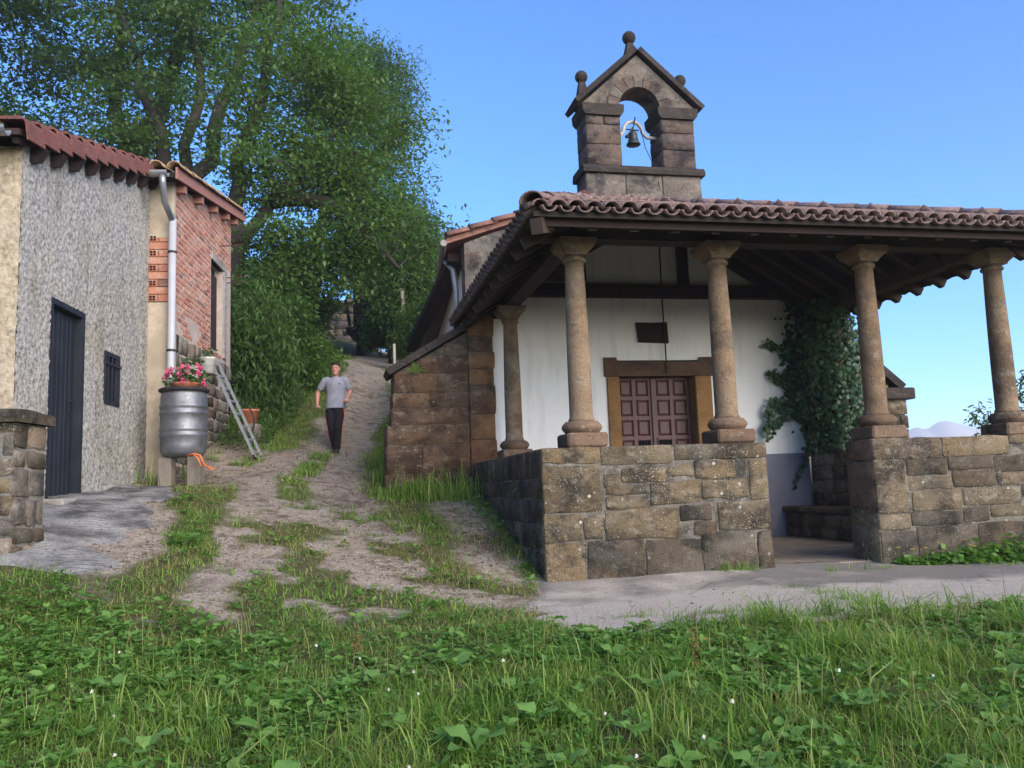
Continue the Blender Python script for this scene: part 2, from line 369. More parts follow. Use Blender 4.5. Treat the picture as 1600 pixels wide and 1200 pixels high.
L_ivy = leaf_mat('ivy_leaf', [(.016,.045,.022),(.028,.068,.032),(.045,.095,.045),(.075,.135,.07)], .2, rough=.4)
L_gr = leaf_mat('grass_blade', [(.05,.12,.016),(.095,.20,.026),(.15,.265,.04),(.23,.31,.07),(.46,.42,.22)], .38, patch=1.4)
L_dry = leaf_mat('dry_grass_blade', [(.09,.14,.035),(.2,.2,.07),(.31,.26,.12),(.40,.32,.17)], .3, patch=1.2)
L_clov = leaf_mat('clover_leaf', [(.06,.15,.025),(.10,.21,.035),(.15,.27,.055)], .3, patch=2)
L_broad = leaf_mat('plantain_leaf', [(.11,.23,.05),(.15,.29,.065),(.19,.33,.09)], .3)
L_weed = leaf_mat('weed_leaf', [(.055,.14,.022),(.09,.20,.035),(.13,.25,.05),(.17,.29,.075)], .3, patch=2)
L_fern = leaf_mat('fern_frond', [(.12,.20,.03),(.17,.26,.05)], .35)
M_petal_w = plain('white_petal', (.72,.70,.64), .7, 0, .1, 40, .1, .2)
M_petal_y = plain('yellow_petal', (.75,.55,.03), .6, 0, .1, 40, .1, .2)
M_petal_p = leaf_mat('pink_red_petal', [(.55,.05,.18),(.70,.10,.30),(.45,.02,.05),(.8,.3,.45)], .25, (1, .8, .9))
t = NT('ground_earth'); p = t.pos(); cov = t.attr('cover'); dry = t.attr('litter')
n = t.noise(p, 1.3, 7, .62); n2 = t.noise(p, 42, 5, .75); n3 = t.noise(p, 6, 7, .7); v = t.voro(p, 85)
gr = t.ramp(n2, [(.32, (.19,.155,.12)), (.5, (.32,.27,.215)), (.68, (.48,.42,.355))])
gr = t.mix(t.ramp(v, [(.02, .8), (.3, 0)]), gr, (.40,.37,.34))
gr = t.mix(t.math('MULTIPLY', t.ramp(n3, [(.48, 0), (.6, .9)]), t.ramp(n, [(.35, .25), (.62, 1)])), gr, (.12,.085,.06))
lit = t.ramp(t.noise(t.mapping(p, (1, 1, 1), (0, 0, .5)), 30, 6, .8, 1.2), [(.35, (.05,.035,.025)), (.55, (.11,.08,.055)), (.7, (.2,.16,.11))])
gr = t.mix(t.ramp(t.math('ADD', dry, t.math('MULTIPLY', t.math('SUBTRACT', n3, .5), 1.2)), [(.4, 0), (.75, .85)]), gr, lit)
soil = t.ramp(n3, [(.3, (.045,.05,.02)), (.5, (.085,.085,.035)), (.65, (.15,.125,.07)), (.8, (.22,.18,.12))])
c = t.mix(t.ramp(t.math('ADD', cov, t.math('MULTIPLY', t.math('SUBTRACT', n3, .5), 1.3)), [(.25, 0), (.8, 1)]), gr, soil)
M_ground = t.finish(c, .95, t.bump(t.math('ADD', n2, n3), .8, .03), spec=.12)
t = NT('pale_concrete_path'); p = t.pos(); n = t.noise(p, 65, 5, .75); n2 = t.noise(p, 1.7, 7, .62); n3 = t.noise(p, 9, 7, .7); dk = t.attr('dark')
c = t.ramp(n, [(.32, (.24,.205,.17)), (.5, (.43,.38,.32)), (.7, (.60,.54,.47))])
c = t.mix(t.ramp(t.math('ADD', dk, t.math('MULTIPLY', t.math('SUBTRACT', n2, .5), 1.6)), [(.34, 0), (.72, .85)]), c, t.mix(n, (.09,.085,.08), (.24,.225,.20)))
c = t.mix(t.ramp(n3, [(.58, 0), (.7, .55)]), c, (.12,.105,.085))
ck = t.ramp(t.voro(t.math('ADD', t.pos(), 0) if False else p, 1.1, 'DISTANCE_TO_EDGE'), [(.004, 1), (.016, 0)])
c = t.mix(t.math('MULTIPLY', ck, t.ramp(n2, [(.52, 0), (.60, .6)])), c, (.10,.09,.075))
M_path = t.finish(c, .93, t.bump(t.math('ADD', n, t.math('MULTIPLY', n3, .5)), .7, .015), spec=.15)
t = NT('old_dark_concrete'); p = t.pos(); n = t.noise(p, 50, 5, .7); n2 = t.noise(p, 2.2, 7, .65); w = t.math('MULTIPLY', t.wave(t.mapping(p, (1, 1, 1), (0, 0, 1.1)), 5, 6), t.ramp(t.noise(p, 1.6, 3), [(.45, 0), (.6, .6)]))
c = t.ramp(n, [(.3, (.14,.135,.125)), (.5, (.26,.25,.235)), (.7, (.40,.385,.36))])
c = t.mix(t.ramp(n2, [(.42, 0), (.6, .9)]), c, (.06,.06,.062)); c = t.mix(t.ramp(n2, [(.25, .6), (.36, 0)]), c, (.40,.38,.34))
M_apron = t.finish(c, .92, t.bump(t.math('ADD', t.math('MULTIPLY', w, 1.2), n), .6, .02), spec=.15)
M_floor = plain('porch_floor_stone', (.27,.225,.175), .9, 0, .15, 8, .3, .15, (.7, (.12,.1,.08)))
t = NT('hazed_mountain_rock'); p = t.pos(); n = t.noise(p, .01, 8, .6)
M_mount = t.finish(t.ramp(n, [(.35, (.26,.25,.23)), (.65, (.42,.40,.37))]), .95, None, spec=.05)  # rock made paler so its colour carries part of the distance haze
# cloth and skin
M_skin = plain('skin', (.52,.25,.19), .55, 0, .06, 30, .05, .35)
M_hair = plain('dark_hair', (.02,.015,.012), .7, 0, .2, 60, .3, .3)
M_shirt = plain('light_grey_jersey', (.30,.31,.36), .9, 0, .10, 9, .9, .1)
M_trouser = plain('black_track_trousers', (.016,.016,.02), .85, 0, .15, 14, .2, .15)
M_stripe = plain('orange_stripe', (.6,.13,.04), .8, 0, .1, 10, .1, .2)
M_shoe = plain('dark_shoe', (.035,.033,.032), .7, 0, .2, 20, .1, .3)
M_eye = plain('eye_white', (.6,.58,.55), .3, 0, .02, 10, 0, .5)
M_lip = plain('lip', (.36,.12,.10), .5, 0, .05, 20, 0, .3)
# ------------------------------------------------------------------ ground
CY, SY = math.cos(YAW), math.sin(YAW)
def to_l(x, d): return x*CY + d*SY, -x*SY + d*CY
def to_w(lx, ly): return lx*CY - ly*SY, lx*SY + ly*CY
def to_s(x, d):
    c, s = math.cos(SHED_A), math.sin(SHED_A); x = x+4.68; d = d-7.96
    return x*c + d*s, -x*s + d*c
CP = [(-3,2,-.36),(0,2,-.36),(3,2,-.36),(-3,3.3,-.15),(0,3.3,-.16),(3,3.3,-.16),(-2.6,4.2,-.02),(0,4.2,-.06),(3,4.2,-.06),(5,4.5,-.05),
 (0,5.2,0),(1.5,5.4,0),(3.5,5.6,0),(6,6,0),(-1.5,5.3,.02),(-3.2,5,.16),(-3.6,6.5,.5),(-2.6,6.1,.26),(-5,6.6,.75),(-2,5.6,.05),
 (.24,7.69,.06),(1.5,7.4,.03),(3.5,7.8,.01),(6,8.2,-.02),(2,6.5,0),(-2.0,6.8,.30),(-2.75,9,.78),(-3.3,11,1.24),(-4.4,11.3,1.16),(-4.6,10.2,1.08),(-4.65,8.8,1.0),(-4.0,8.2,.86),(-3.4,7.4,.6),
 (-1.6,8.8,.52),(-.4,8.4,.34),(-.15,9.4,.50),(-.45,10.6,.78),(-.8,11.3,.9),(-1.75,11.25,.88),(-2.3,12.2,1.15),(-1.0,6.6,.08),(-.6,7.5,.17),(-.7,5.6,-.01),
 (-3.35,14,1.66),(-4.9,14.3,1.90),(-5.0,16,2.35),(-3.3,15.8,1.68),(-2.2,15.5,1.65),(-3.2,19,2.83),(-1.6,17,2.15),(-2.0,20,3.0),(-5.2,19,3.7),(-6.5,16,3.0),(-4.3,26,4.85),(-2.8,26,4.7),(-6.2,26,5.6),
 (-7,19,4.6),(-8,14,3.2),(-10,20,5.8),(-13,27,8.2),(-6,30,5.95),(-4,30,5.8),(-6,38,7.4),(-9,40,8.6),(0,30,4.6),(-.5,22,3.0),(1.5,25,2.4),(1,14,.9),(4,20,.6),(8,14,-.4),(9,10,-.25),(12,18,-2),(14,8,-.6),(18,28,-5),(5,32,1.5),(8,40,-2),(-8,8,1.2),(-8,4,.8),(-6,1,.2),(6,1,-.6),(0,-2,-1.0),(10,0,-.9),(-14,12,4)]
CP = np.array(CP, float)
def _tps(r2): return np.where(r2 > 1e-12, .5*r2*np.log(np.maximum(r2, 1e-12)), 0)
_n = len(CP); _K = _tps(((CP[:, None, :2]-CP[None, :, :2])**2).sum(-1)) + np.eye(_n)*.15
_P = np.c_[np.ones(_n), CP[:, :2]]
_A = np.block([[_K, _P], [_P.T, np.zeros((3, 3))]]); _w = np.linalg.solve(_A, np.r_[CP[:, 2], 0, 0, 0])
def gz0(x, d):
    x = np.asarray(x, float); d = np.asarray(d, float)
    xc = np.clip(x, -20, 20); dc = np.clip(d, -3, 42)
    z = _w[-3] + _w[-2]*xc + _w[-1]*dc
    for i in range(_n): z = z + _w[i]*_tps((xc-CP[i, 0])**2 + (dc-CP[i, 1])**2)
    out = np.hypot(x-xc, d-dc)
    return z - np.minimum(out*.05, 25) + np.where(out > 0, np.minimum(out, 60)*.02*(fbm(x*.02, d*.02, 0, 3, 5)-.5), 0)
def track_x(d): return np.interp(d, [5, 5.9, 6.8, 8.8, 11.3, 15.8, 19, 26, 34], [-1.7, -1.8, -2.0, -2.38, -3.0, -3.36, -3.42, -4.45, -5.0])
def track_w(d): return np.interp(d, [5.2, 5.9, 6.8, 8.8, 11.3, 15.8, 19, 26, 34], [.6, 1.3, 1.5, 1.25, .98, .62, .55, .72, .8])
def path_mask(x, d):
    lx, ly = to_l(x, d); n = fbm(x*1.6, d*1.6, 0, 4, 21)-.5
    return sstep(-.12, .12, lx - 1.1 - np.clip(ly-5.4, -.5, 2)*.28 + n*1.0)*sstep(4.98, 5.2, ly + n*.6)*(1-sstep(7.9, 8.0, ly))
def cover(x, d):
    """1 where grass grows, 0 on bare gravel"""
    n = fbm(x*1.1, d*1.1, 0, 4, 3)-.5; n2 = fbm(x*3.2, d*3.2, 0, 3, 8)-.5
    tx, tw = track_x(d), track_w(d); e = np.abs(x-tx)
    bare = (1-sstep(tw-.25, tw+.22, e + n*.7))*sstep(5.35, 6.1, d + n*1.4 + n2*.5)
    mid = (1-sstep(.10, .30, np.abs(x-tx-.06+n*.3)))*sstep(-.16, .05, n2 + n*.5)*(d < 15.2)
    lowp = sstep(-.02, .14, n2*1.3 + n*.6 - np.clip(d-6.3, 0, 4)*.085 + .23 + .10*np.clip(x+1.6, -1, 1))*(1-sstep(9.2, 10.4, d + n))*sstep(-3.3, -2.6, x + n)
    bare = bare*(1-np.maximum(mid*.9, lowp*.85))
    sx_, sy_ = to_s(x, d)
    yard = (1-sstep(.9, 1.5, sx_ + n*1.2))*(sx_ > -.3)*sstep(-1.6, -1.0, sy_)*(1-sstep(6.5, 7.4, sy_))
    bare = np.maximum(bare, yard*sstep(-.30, -.12, -n2 - n*.6))
    edge_ = (1-sstep(.16, .34, np.abs(sx_-1.55+sy_*.12+n*.5)))*(sy_ > -2)*(1-sstep(1.8, 2.6, sy_))
    bare = bare*(1-.95*edge_)
    lx, ly = to_l(x, d)
    strip = (1-sstep(.10, .5, np.abs(lx-1.45+n*.5)))*sstep(7.2, 7.6, ly)*(1-sstep(11, 11.4, ly))     # worn earth along the parapet
    bare = np.maximum(bare, strip*.75)
    tongue = (1-sstep(.12, .3, np.abs(ly-6.9+(lx-1)*.45 + n*.5)))*(lx > .1)*(lx < 1.6)
    bare = np.maximum(bare, np.maximum(tongue*.85, path_mask(x, d)))
    near = sstep(5.6, 5.1, d) if False else 1-sstep(5.1, 5.6, d + n*.4)
    bare = bare*(1-near*(1-path_mask(x, d)))
    return 1-np.clip(bare, 0, 1)
def gz(x, d):
    x = np.asarray(x, float); d = np.asarray(d, float)
    z = gz0(x, d); lx, ly = to_l(x, d)
    c = cover(x, d); fade = 1-path_mask(x, d)
    z = z + (.05*(fbm(x*2.2, d*2.2, 0, 4, 31)-.5) + .03*(fbm(x*9, d*9, 0, 3, 32)-.5))*fade*np.clip(1.6-np.hypot(x, d-8)/20, .3, 1)
    inside = (lx > 2.0)*(lx < 7.6)*(ly > 7.75)*(ly < 11.6)
    return np.where(inside, np.minimum(z, -.12), z)
def axis(lo, hi, step, far_lo, far_hi, g=1.16):
    a = list(np.arange(lo, hi+1e-6, step)); s = step; x = a[-1]
    while x < far_hi: s *= g; x += s; a.append(x)
    s = step; x = a[0]; pre = []
    while x > far_lo: s *= g; x -= s; pre.append(x)
    return np.array(pre[::-1]+a)
gx = axis(-6.2, 5.6, .075, -420, 1350); gd = axis(2.2, 20, .075, -300, 1500)
GX, GD = np.meshgrid(gx, gd); GZ = gz(GX, GD); nx, nd = len(gx), len(gd)
idx = np.arange(nx*nd).reshape(nd, nx)
Q = np.stack([idx[:-1, :-1], idx[:-1, 1:], idx[1:, 1:], idx[1:, :-1]], -1).reshape(-1, 4)
me = fast('ground', np.stack([GX, GD, GZ], -1), Q, mat=M_ground, smooth=True)
a_ = me.attributes.new('cover', 'FLOAT', 'POINT'); a_.data.foreach_set('value', cover(GX, GD).ravel().astype(np.float32))
lit_ = sstep(.45, .75, fbm(GX*.8, GD*.8, 0, 4, 77))*(GD < 14)*.55 + .45*np.exp(-((GX+.35)**2/.5 + (GD-9.4)**2/3)) + .35*np.exp(-((GX+4.2)**2/.3 + (GD-11.5)**2/4))
a_ = me.attributes.new('litter', 'FLOAT', 'POINT'); a_.data.foreach_set('value', lit_.ravel().astype(np.float32))
structure(obj('ground', me))

def patch(name, x0, x1, d0, d1, step, maskf, lift, mat, attrs=None):
    xs = np.arange(x0, x1, step); ds = np.arange(d0, d1, step); X, D = np.meshgrid(xs, ds)
    m = maskf(X, D); Z = gz(X, D) + lift*m - .06*(1-m) + .018*(fbm(X*4, D*4, 0, 4, 91)-.5)
    keep = m > .02; n = X.size; ii = np.arange(n).reshape(X.shape)
    q = np.stack([ii[:-1, :-1], ii[:-1, 1:], ii[1:, 1:], ii[1:, :-1]], -1).reshape(-1, 4)
    kq = keep.ravel()[q].any(1); q = q[kq]
    used = np.unique(q); re = np.full(n, -1); re[used] = np.arange(len(used))
    me = fast(name, np.stack([X, D, Z], -1).reshape(-1, 3)[used], re[q], mat=mat, smooth=True)
    if attrs is not None:
        a = me.attributes.new('dark', 'FLOAT', 'POINT'); a.data.foreach_set('value', attrs(X, D).ravel()[used].astype(np.float32))
    return structure(obj(name, me))
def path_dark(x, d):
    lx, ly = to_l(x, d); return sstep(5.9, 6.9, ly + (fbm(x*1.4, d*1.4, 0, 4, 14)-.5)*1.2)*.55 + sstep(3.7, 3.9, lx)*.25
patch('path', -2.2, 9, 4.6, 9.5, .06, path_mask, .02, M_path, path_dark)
def apron_mask(x, d):
    sx_, sy_ = to_s(x, d); n = fbm(x*1.7, d*1.7, 0, 4, 55)-.5
    return (1-sstep(1.0, 1.35, sx_ + n*.9 + sy_*.16))*sstep(-1.9, -1.6, sy_ + n*.6)*(1-sstep(2.4, 2.9, sy_ + n))*(sx_ > -1.2)
patch('pavement', -5.6, -2.2, 5.8, 11.2, .07, apron_mask, .02, M_apron)

# ------------------------------------------------------------------ far mountains
def mountain(name, d, prof, lift):
    px_, pz = zip(*prof); xs = np.linspace(px_[0], px_[-1], 140); V = []; n = len(xs)
    top = np.interp(xs, px_, pz) + (fbm(xs*.02, xs*0, 0, 4, 3)-.5)*lift
    rows = [(0, 0), (.35, -60), (.75, -140), (1, -260)]
    for k in range(9):
        f = k/8; V.append(np.stack([xs + 0*xs, np.full(n, d) - 330*f + 40*(fbm(xs*.01, xs*0+k, 0, 3, 9)-.5), top*(1-f**.8) - 60*f + (fbm(xs*.015, xs*0+k*.8, 0, 4, 12)-.5)*22*math.sin(math.pi*f)], -1))
    V.append(np.stack([xs, np.full(n, d)+300, np.full(n, -60.)], -1))
    V = [V[-1]] + V[:-1]; V = np.concatenate(V)
    ii = np.arange(10*n).reshape(10, n); q = np.stack([ii[:-1, :-1], ii[:-1, 1:], ii[1:, 1:], ii[1:, :-1]], -1).reshape(-1, 4)
    structure(obj(name, fast(name, V, q, mat=M_mount, smooth=True)))
mountain('mountains', 1100, [(300,-20),(420,20),(470,38),(502,47),(520,54),(530,60),(537,58),(543,55),(552,61),(560,65),(572,66),(590,61),(606,55),(640,47),(700,45),(780,52),(860,40),(1000,30),(1200,5)], 3)
mountain('hills', 900, [(200,-30),(330,0),(400,20),(440,29),(470,33),(500,36),(560,34),(640,38),(760,30),(900,0)], 2)

# ------------------------------------------------------------------ the evening air
hz = NT('evening_haze'); pv = hz.t.nodes.new('ShaderNodeVolumePrincipled'); pv.inputs['Color'].default_value = (.95, .95, 1.0, 1)
pv.inputs['Density'].default_value = .0007; pv.inputs['Anisotropy'].default_value = .2; hz.t.links.new(pv.outputs[0], hz.out.inputs['Volume'])
obj('haze', MB().box(-440, 1400, -320, 1560, -70, 76), hz.m, kind='stuff')

# ------------------------------------------------------------------ masonry helpers
def stone(u0, u1, v0, v1, plane, proud=.004, depth=.09, rnd_=.006, rough=.010, jit=.012, nx=None, ny=None, seed=None):
    """one dressed or rubble block on plane(u, v, n): a pillowed uneven face with edges sunk into the joint and sides going back"""
    sd_ = random.randint(0, 99999) if seed is None else seed
    nx = nx or max(3, min(6, int((u1-u0)/.07))); ny = ny or max(3, min(5, int((v1-v0)/.07)))
    V = []; F = []; W = {}
    for j in range(ny+1):
        for i in range(nx+1):
            u = u0+(u1-u0)*i/nx; v = v0+(v1-v0)*j/ny; edge = i in (0, nx) or j in (0, ny)
            nu = float(vnoise(u*9, v*9, sd_*.37, 1))-.5; nv = float(vnoise(u*9+40, v*9, sd_*.37, 2))-.5; nn = float(fbm(u*7, v*7, sd_*.37, 3, 3))-.5
            corner = (i in (0, nx)) and (j in (0, ny))
            uu = u + nu*jit*2; vv = v + nv*jit*2
            if corner: uu += (-1 if i else 1)*rnd_*.5; vv += (-1 if j else 1)*rnd_*.5
            ring = i in (1, nx-1) or j in (1, ny-1)
            n = (-rnd_ if edge else proud*(.75 if ring else 1)) + nn*rough*2*(.4 if edge else 1)
            if not edge:                      # inner rings hug the edge so that the face stays flat
                if i == 1: uu = u0+.011+(uu-u)
                elif i == nx-1: uu = u1-.011+(uu-u)
                if j == 1: vv = v0+.010+(vv-v)
                elif j == ny-1: vv = v1-.010+(vv-v)
            W[i, j] = len(V); V.append(plane(uu, vv, n))
    for j in range(ny):
        for i in range(nx): F.append((W[i, j], W[i+1, j], W[i+1, j+1], W[i, j+1]))
    loop = [(i, 0) for i in range(nx)] + [(nx, j) for j in range(ny)] + [(i, ny) for i in range(nx, 0, -1)] + [(0, j) for j in range(ny, 0, -1)]
    base = len(V)
    for (i, j) in loop:
        u = u0+(u1-u0)*i/nx; v = v0+(v1-v0)*j/ny
        V.append(plane(u, v, -depth))
    m = len(loop)
    for k in range(m):
        a, b = W[loop[k]], W[loop[(k+1) % m]]; F.append((b, a, base+k, base+(k+1) % m))
    mb = MB(); mb.v = [tuple(map(float, v)) for v in V]; mb.f = F
    return mb
def lay(rects, plane, mats, parent, M, name='stone', smooth=True, **kw):
    out = []
    for r_ in rects:
        m = mats if not isinstance(mats, (list, tuple)) else random.choice(mats)
        out.append(obj(name, stone(*r_[:4], plane, **kw), m, parent, M, smooth=smooth))
    return out
def courses(u0, u1, v0, v1, hs, wmin, wmax, gap=.012):
    rects = []; v = v0
    while v < v1-.03:
        h = random.uniform(*hs); h = min(h, v1-v)
        if v1-(v+h) < hs[0]*.6: h = v1-v
        u = u0
        while u < u1-.02:
            w = random.uniform(wmin, wmax)
            if u1-(u+w) < wmin*.6: w = u1-u
            rects.append((u+gap/2, u+w-gap/2, v+gap/2, v+h-gap/2)); u += w
        v += h
    return rects

# ------------------------------------------------------------------ the chapel
chapel = thing('stone_chapel', 'small whitewashed stone chapel with tiled porch roof, sandstone columns and open bell gable', 'chapel', ML, (4.56, 11.6, 0))
YW = 11.46                         # front wall plane (chapel frame)
def CH(name, mb, mat, parent=None, **k): return obj(name, mb, mat, parent or chapel, ML, **k)
# nave walls
w_ = MB()
DX0, DX1, DZ1 = 4.02, 5.20, 2.49
gt_ = lambda x: 4.38+(min(x, 9.12-x)-1.58)*.335
for a, b, c in ((2.16, DX0-.19, -.3), (DX1+.26, 6.96, -.3), (DX0-.19, DX1+.26, DZ1+.24)): w_.prism([(a, c), (b, c), (b, gt_(b))] + ([(4.56, gt_(4.56))] if a < 4.56 < b else []) + [(a, gt_(a))], YW, YW+.32, lambda u, v, t: (u, t, v))
front = CH('front_wall', w_, M_white)
g = MB(); g.prism([(1.80, 3.0), (2.158, 3.0), (2.158, 3.9), (3.6, 3.9), (3.6, 5.02), (2.2, 4.60), (1.80, 4.44)], YW-.006, YW+.33, lambda u, v, t: (u, t, v)); CH('gable_shoulder', g, M_gable)
for (u0, u1, v0, v1) in ((1.80, 2.02, 4.05, 4.32), (1.80, 2.0, 3.72, 4.03), (1.8, 2.05, 3.42, 3.70), (1.98, 2.4, 4.32, 4.45)):
    CH('quoin', stone(u0, u1, v0, v1, lambda u, v, n: (u, YW-n, v)), M_belf)
sw = MB()                         # long side walls, tapering a little to the back
sw.add([(1.84, 11.6, -.3), (2.35, 20, -.3), (2.75, 20, -.3), (2.24, 11.6, -.3), (1.84, 11.6, 4.42), (2.35, 20, 4.42), (2.75, 20, 4.42), (2.24, 11.6, 4.42)], [(0,1,2,3),(4,5,6,7),(0,1,5,4),(1,2,6,5),(2,3,7,6),(3,0,4,7)])
sw.box(7.0, 7.4, 11.78, 20, -.3, 4.42)
CH('side_wall', sw, M_white)
CH('grey_dado', MB().box(5.47, 6.97, YW-.012, YW+.1, -.1, 1.30), M_grey_dado); CH('grey_dado', MB().box(2.17, 3.82, YW-.012, YW+.1, -.1, 1.30), M_grey_dado)
# door
jb = lambda x0, x1, z0, z1, y0, y1, n, m: CH(n, MB().bbox(x0, x1, y0, y1, z0, z1, .012), m)
jb(DX0-.19, DX0, .06, 1.30, YW-.03, YW+.34, 'door_jamb', M_jamb); jb(DX0-.19, DX0, 1.303, DZ1, YW-.03, YW+.34, 'door_jamb', M_jamb)
jb(DX1, DX1+.26, .06, 1.10, YW-.03, YW+.34, 'door_jamb', M_jamb); jb(DX1, DX1+.26, 1.103, DZ1, YW-.03, YW+.34, 'door_jamb', M_jamb)
lt = MB(); lt.prism([(3.80, DZ1), (5.49, DZ1), (5.49, 2.77), (5.29, 2.77), (5.27, 2.70), (4.00, 2.71), (3.98, 2.77), (3.80, 2.77)], YW-.045, YW+.34, lambda u, v, t: (u, t, v))
CH('door_lintel', lt, M_lint)
def door_leaf(x0, x1, inner):
    fr = MB(); zb = .09; YF = YW+.20
    leaf = CH('door_leaf', fr.box(x0+.004, x1-.004, YF+.03, YF+.06, zb, DZ1-.004), M_door)
    cw = (x1-x0); st = .062; pw_ = (cw-3*st)/2; rows = 8; rh = (DZ1-.03-zb)/rows
    rails = MB()
    for k in range(3): rails.box(x0+.004+k*(pw_+st), x0+.0+st+k*(pw_+st), YF, YF+.032, zb, DZ1-.006)
    for j in range(rows+1):
        z = zb+j*rh
        for k in range(2): rails.box(x0+st+k*(pw_+st)+.0005, x0+st+pw_+k*(pw_+st)+.0035, YF+.003, YF+.032, z, z+.055)
    CH('frame', rails, M_door, leaf)
    for j in range(rows):
        for k in range(2):
            a = x0+st+k*(pw_+st); z0 = zb+j*rh+.06; z1 = zb+(j+1)*rh-.004
            inn = (k == 1) if inner == 'R' else (k == 0)
            if j == 4 and inn:
                CH('barred_opening', MB().box(a+.01, a+pw_-.006, YF+.014, YF+.028, z0+.005, z1-.005), M_blackglass, leaf)
                bars = MB()
                for q_ in (.25, .5, .75): bars.tube([(a+.01+(pw_-.016)*q_, YF+.008, z0+.004), (a+.01+(pw_-.016)*q_, YF+.008, z1-.004)], .0045, 6)
                bars.tube([(a+.01, YF+.009, (z0+z1)/2), (a+pw_-.006, YF+.009, (z0+z1)/2)], .0045, 6)
                CH('bar', bars, M_iron, leaf)
            else:
                pnl = MB(); x_a, x_b = a+.008, a+pw_-.004; b_ = .03
                vs = [(x_a, YF+.028, z0), (x_b, YF+.028, z0), (x_b, YF+.028, z1), (x_a, YF+.028, z1), (x_a+b_, YF+.006, z0+b_), (x_b-b_, YF+.006, z0+b_), (x_b-b_, YF+.006, z1-b_), (x_a+b_, YF+.006, z1-b_)]
                pnl.add(vs, [(0,1,5,4),(1,2,6,5),(2,3,7,6),(3,0,4,7),(4,5,6,7)]); CH('panel', pnl, M_door, leaf)
    return leaf
mid = 4.60
l1 = door_leaf(DX0+.004, mid-.004, 'R'); l2 = door_leaf(mid+.004, DX1-.004, 'L')
CH('cover_strip', MB().box(mid-.022, mid+.016, YW+.172, YW+.199, .1, DZ1-.01), M_door, l1)
CH('lock', MB().bbox(mid+.035, mid+.062, YW+.19, YW+.199, 1.50, 1.60, .004), M_iron, l2)
CH('plaque', MB().prism([(4.32, 3.29), (4.35, 2.995), (4.81, 2.98), (4.80, 3.295), (4.56, 3.285)], YW-.05, YW+.02, lambda u, v, t: (u, t, v)), M_rafter_dk)
tb = MB(); tb.box(2.0, 7.2, YW-.16, YW-.01, 3.655, 3.84); CH('tie_beam', tb, M_rafter_dk)
CH('king_post', MB().box(5.02, 5.16, YW-.13, YW-.02, 3.845, 4.75), M_rafter_dk)

# nave roof
nr = MB()
RX = 4.56; RZ = 5.50
def nroof(x): return 4.50 + (x-1.58)*(RZ-4.50)/(RX-1.58)
nr.add([(1.55, 11.5, 4.44), (RX, 11.5, RZ-.02), (RX, 20.2, RZ-.02), (2.06, 20.2, 4.44), (1.55, 11.5, 4.52), (RX, 11.5, RZ+.06), (RX, 20.2, RZ+.06), (2.06, 20.2, 4.52)], [(0,1,2,3),(7,6,5,4),(0,4,5,1),(1,5,6,2),(2,6,7,3),(3,7,4,0)])
nr.add([(7.5, 11.5, 4.44), (RX, 11.5, RZ-.02), (RX, 20.2, RZ-.02), (7.5, 20.2, 4.44), (7.5, 11.5, 4.52), (RX, 11.5, RZ+.06), (RX, 20.2, RZ+.06), (7.5, 20.2, 4.52)], [(0,1,2,3),(7,6,5,4),(0,4,5,1),(1,5,6,2),(2,6,7,3),(3,7,4,0)])
nave_roof = CH('nave_roof', nr, M_tile_red)
def tile_mesh(name, L=.44, r0=.10, r1=.082, th=.016, n=8, mat=M_tile, flip=1, arc=math.pi):
    """barrel tile along +Y, wide end at y=0, arch upwards"""
    mb = MB(); V = []
    for y, r_ in ((0, r0), (L, r1)):
        for rr in (r_, r_-th):
            for k in range(n+1):
                a = math.pi/2 + arc/2 - arc*k/n; V.append((rr*math.cos(a), y, flip*(rr*math.sin(a)*.82)))
    m = n+1; F = []
    for k in range(n):
        F.append((k, k+1, 2*m+k+1, 2*m+k)); F.append((m+k+1, m+k, 3*m+k, 3*m+k+1))
        F.append((k+1, k, m+k, m+k+1)); F.append((2*m+k, 2*m+k+1, 3*m+k+1, 3*m+k))
    F += [(0, 2*m, 3*m, m), (n, m+n, 3*m+n, 2*m+n)]
    mb.v = V; mb.f = F; return mb.mesh(name, mat, True)
def frame_at(p, up_dir, nrm, jitter=.02):
    y = Vector(up_dir).normalized(); z = Vector(nrm); z = (z - y*z.dot(y)).normalized(); x = y.cross(z)
    m = Matrix((x, y, z)).transposed().to_4x4()
    m = m @ Matrix.Rotation(random.gauss(0, jitter), 4, 'Z') @ Matrix.Rotation(random.gauss(0, jitter), 4, 'Y') @ Matrix.Rotation(-.03+random.gauss(0, jitter*.5), 4, 'X')
    m.translation = p; return m
BT = [tile_mesh('roof_tile', .44, .080+.003*i, .066, th=.014, mat=M_tile) for i in range(3)]
VT = tile_mesh('verge_tile', .42, .115, .095, mat=M_tile_red)
nd_ = Vector((RX-1.58, 0, RZ-4.5)).normalized()
for k in range(7):
    p = Vector((1.56, 11.52, 4.53)) + nd_*k*.36
    CH_ = obj('verge_tile', VT, None, nave_roof, ML @ frame_at(p, nd_, (-nd_.z, 0, nd_.x)))
gut = MB(); pts = [(1.50, 11.40, 4.42), (1.62, 13, 4.41), (2.02, 20, 4.40)]; gut.tube(pts, .048, 10); CH('gutter', gut, M_concrete)
dp = MB(); dp.tube([(1.60, 12.1, 4.36), (1.72, 12.1, 4.22), (1.76, 12.12, 3.9), (1.76, 12.2, 1.2)], .045, 10); CH('downpipe', dp, M_zinc, smooth=True)
dk = MB(); dk.box(1.62, 1.86, 11.85, 20, 4.28, 4.40); CH('eave_board', dk, M_rafter_dk)

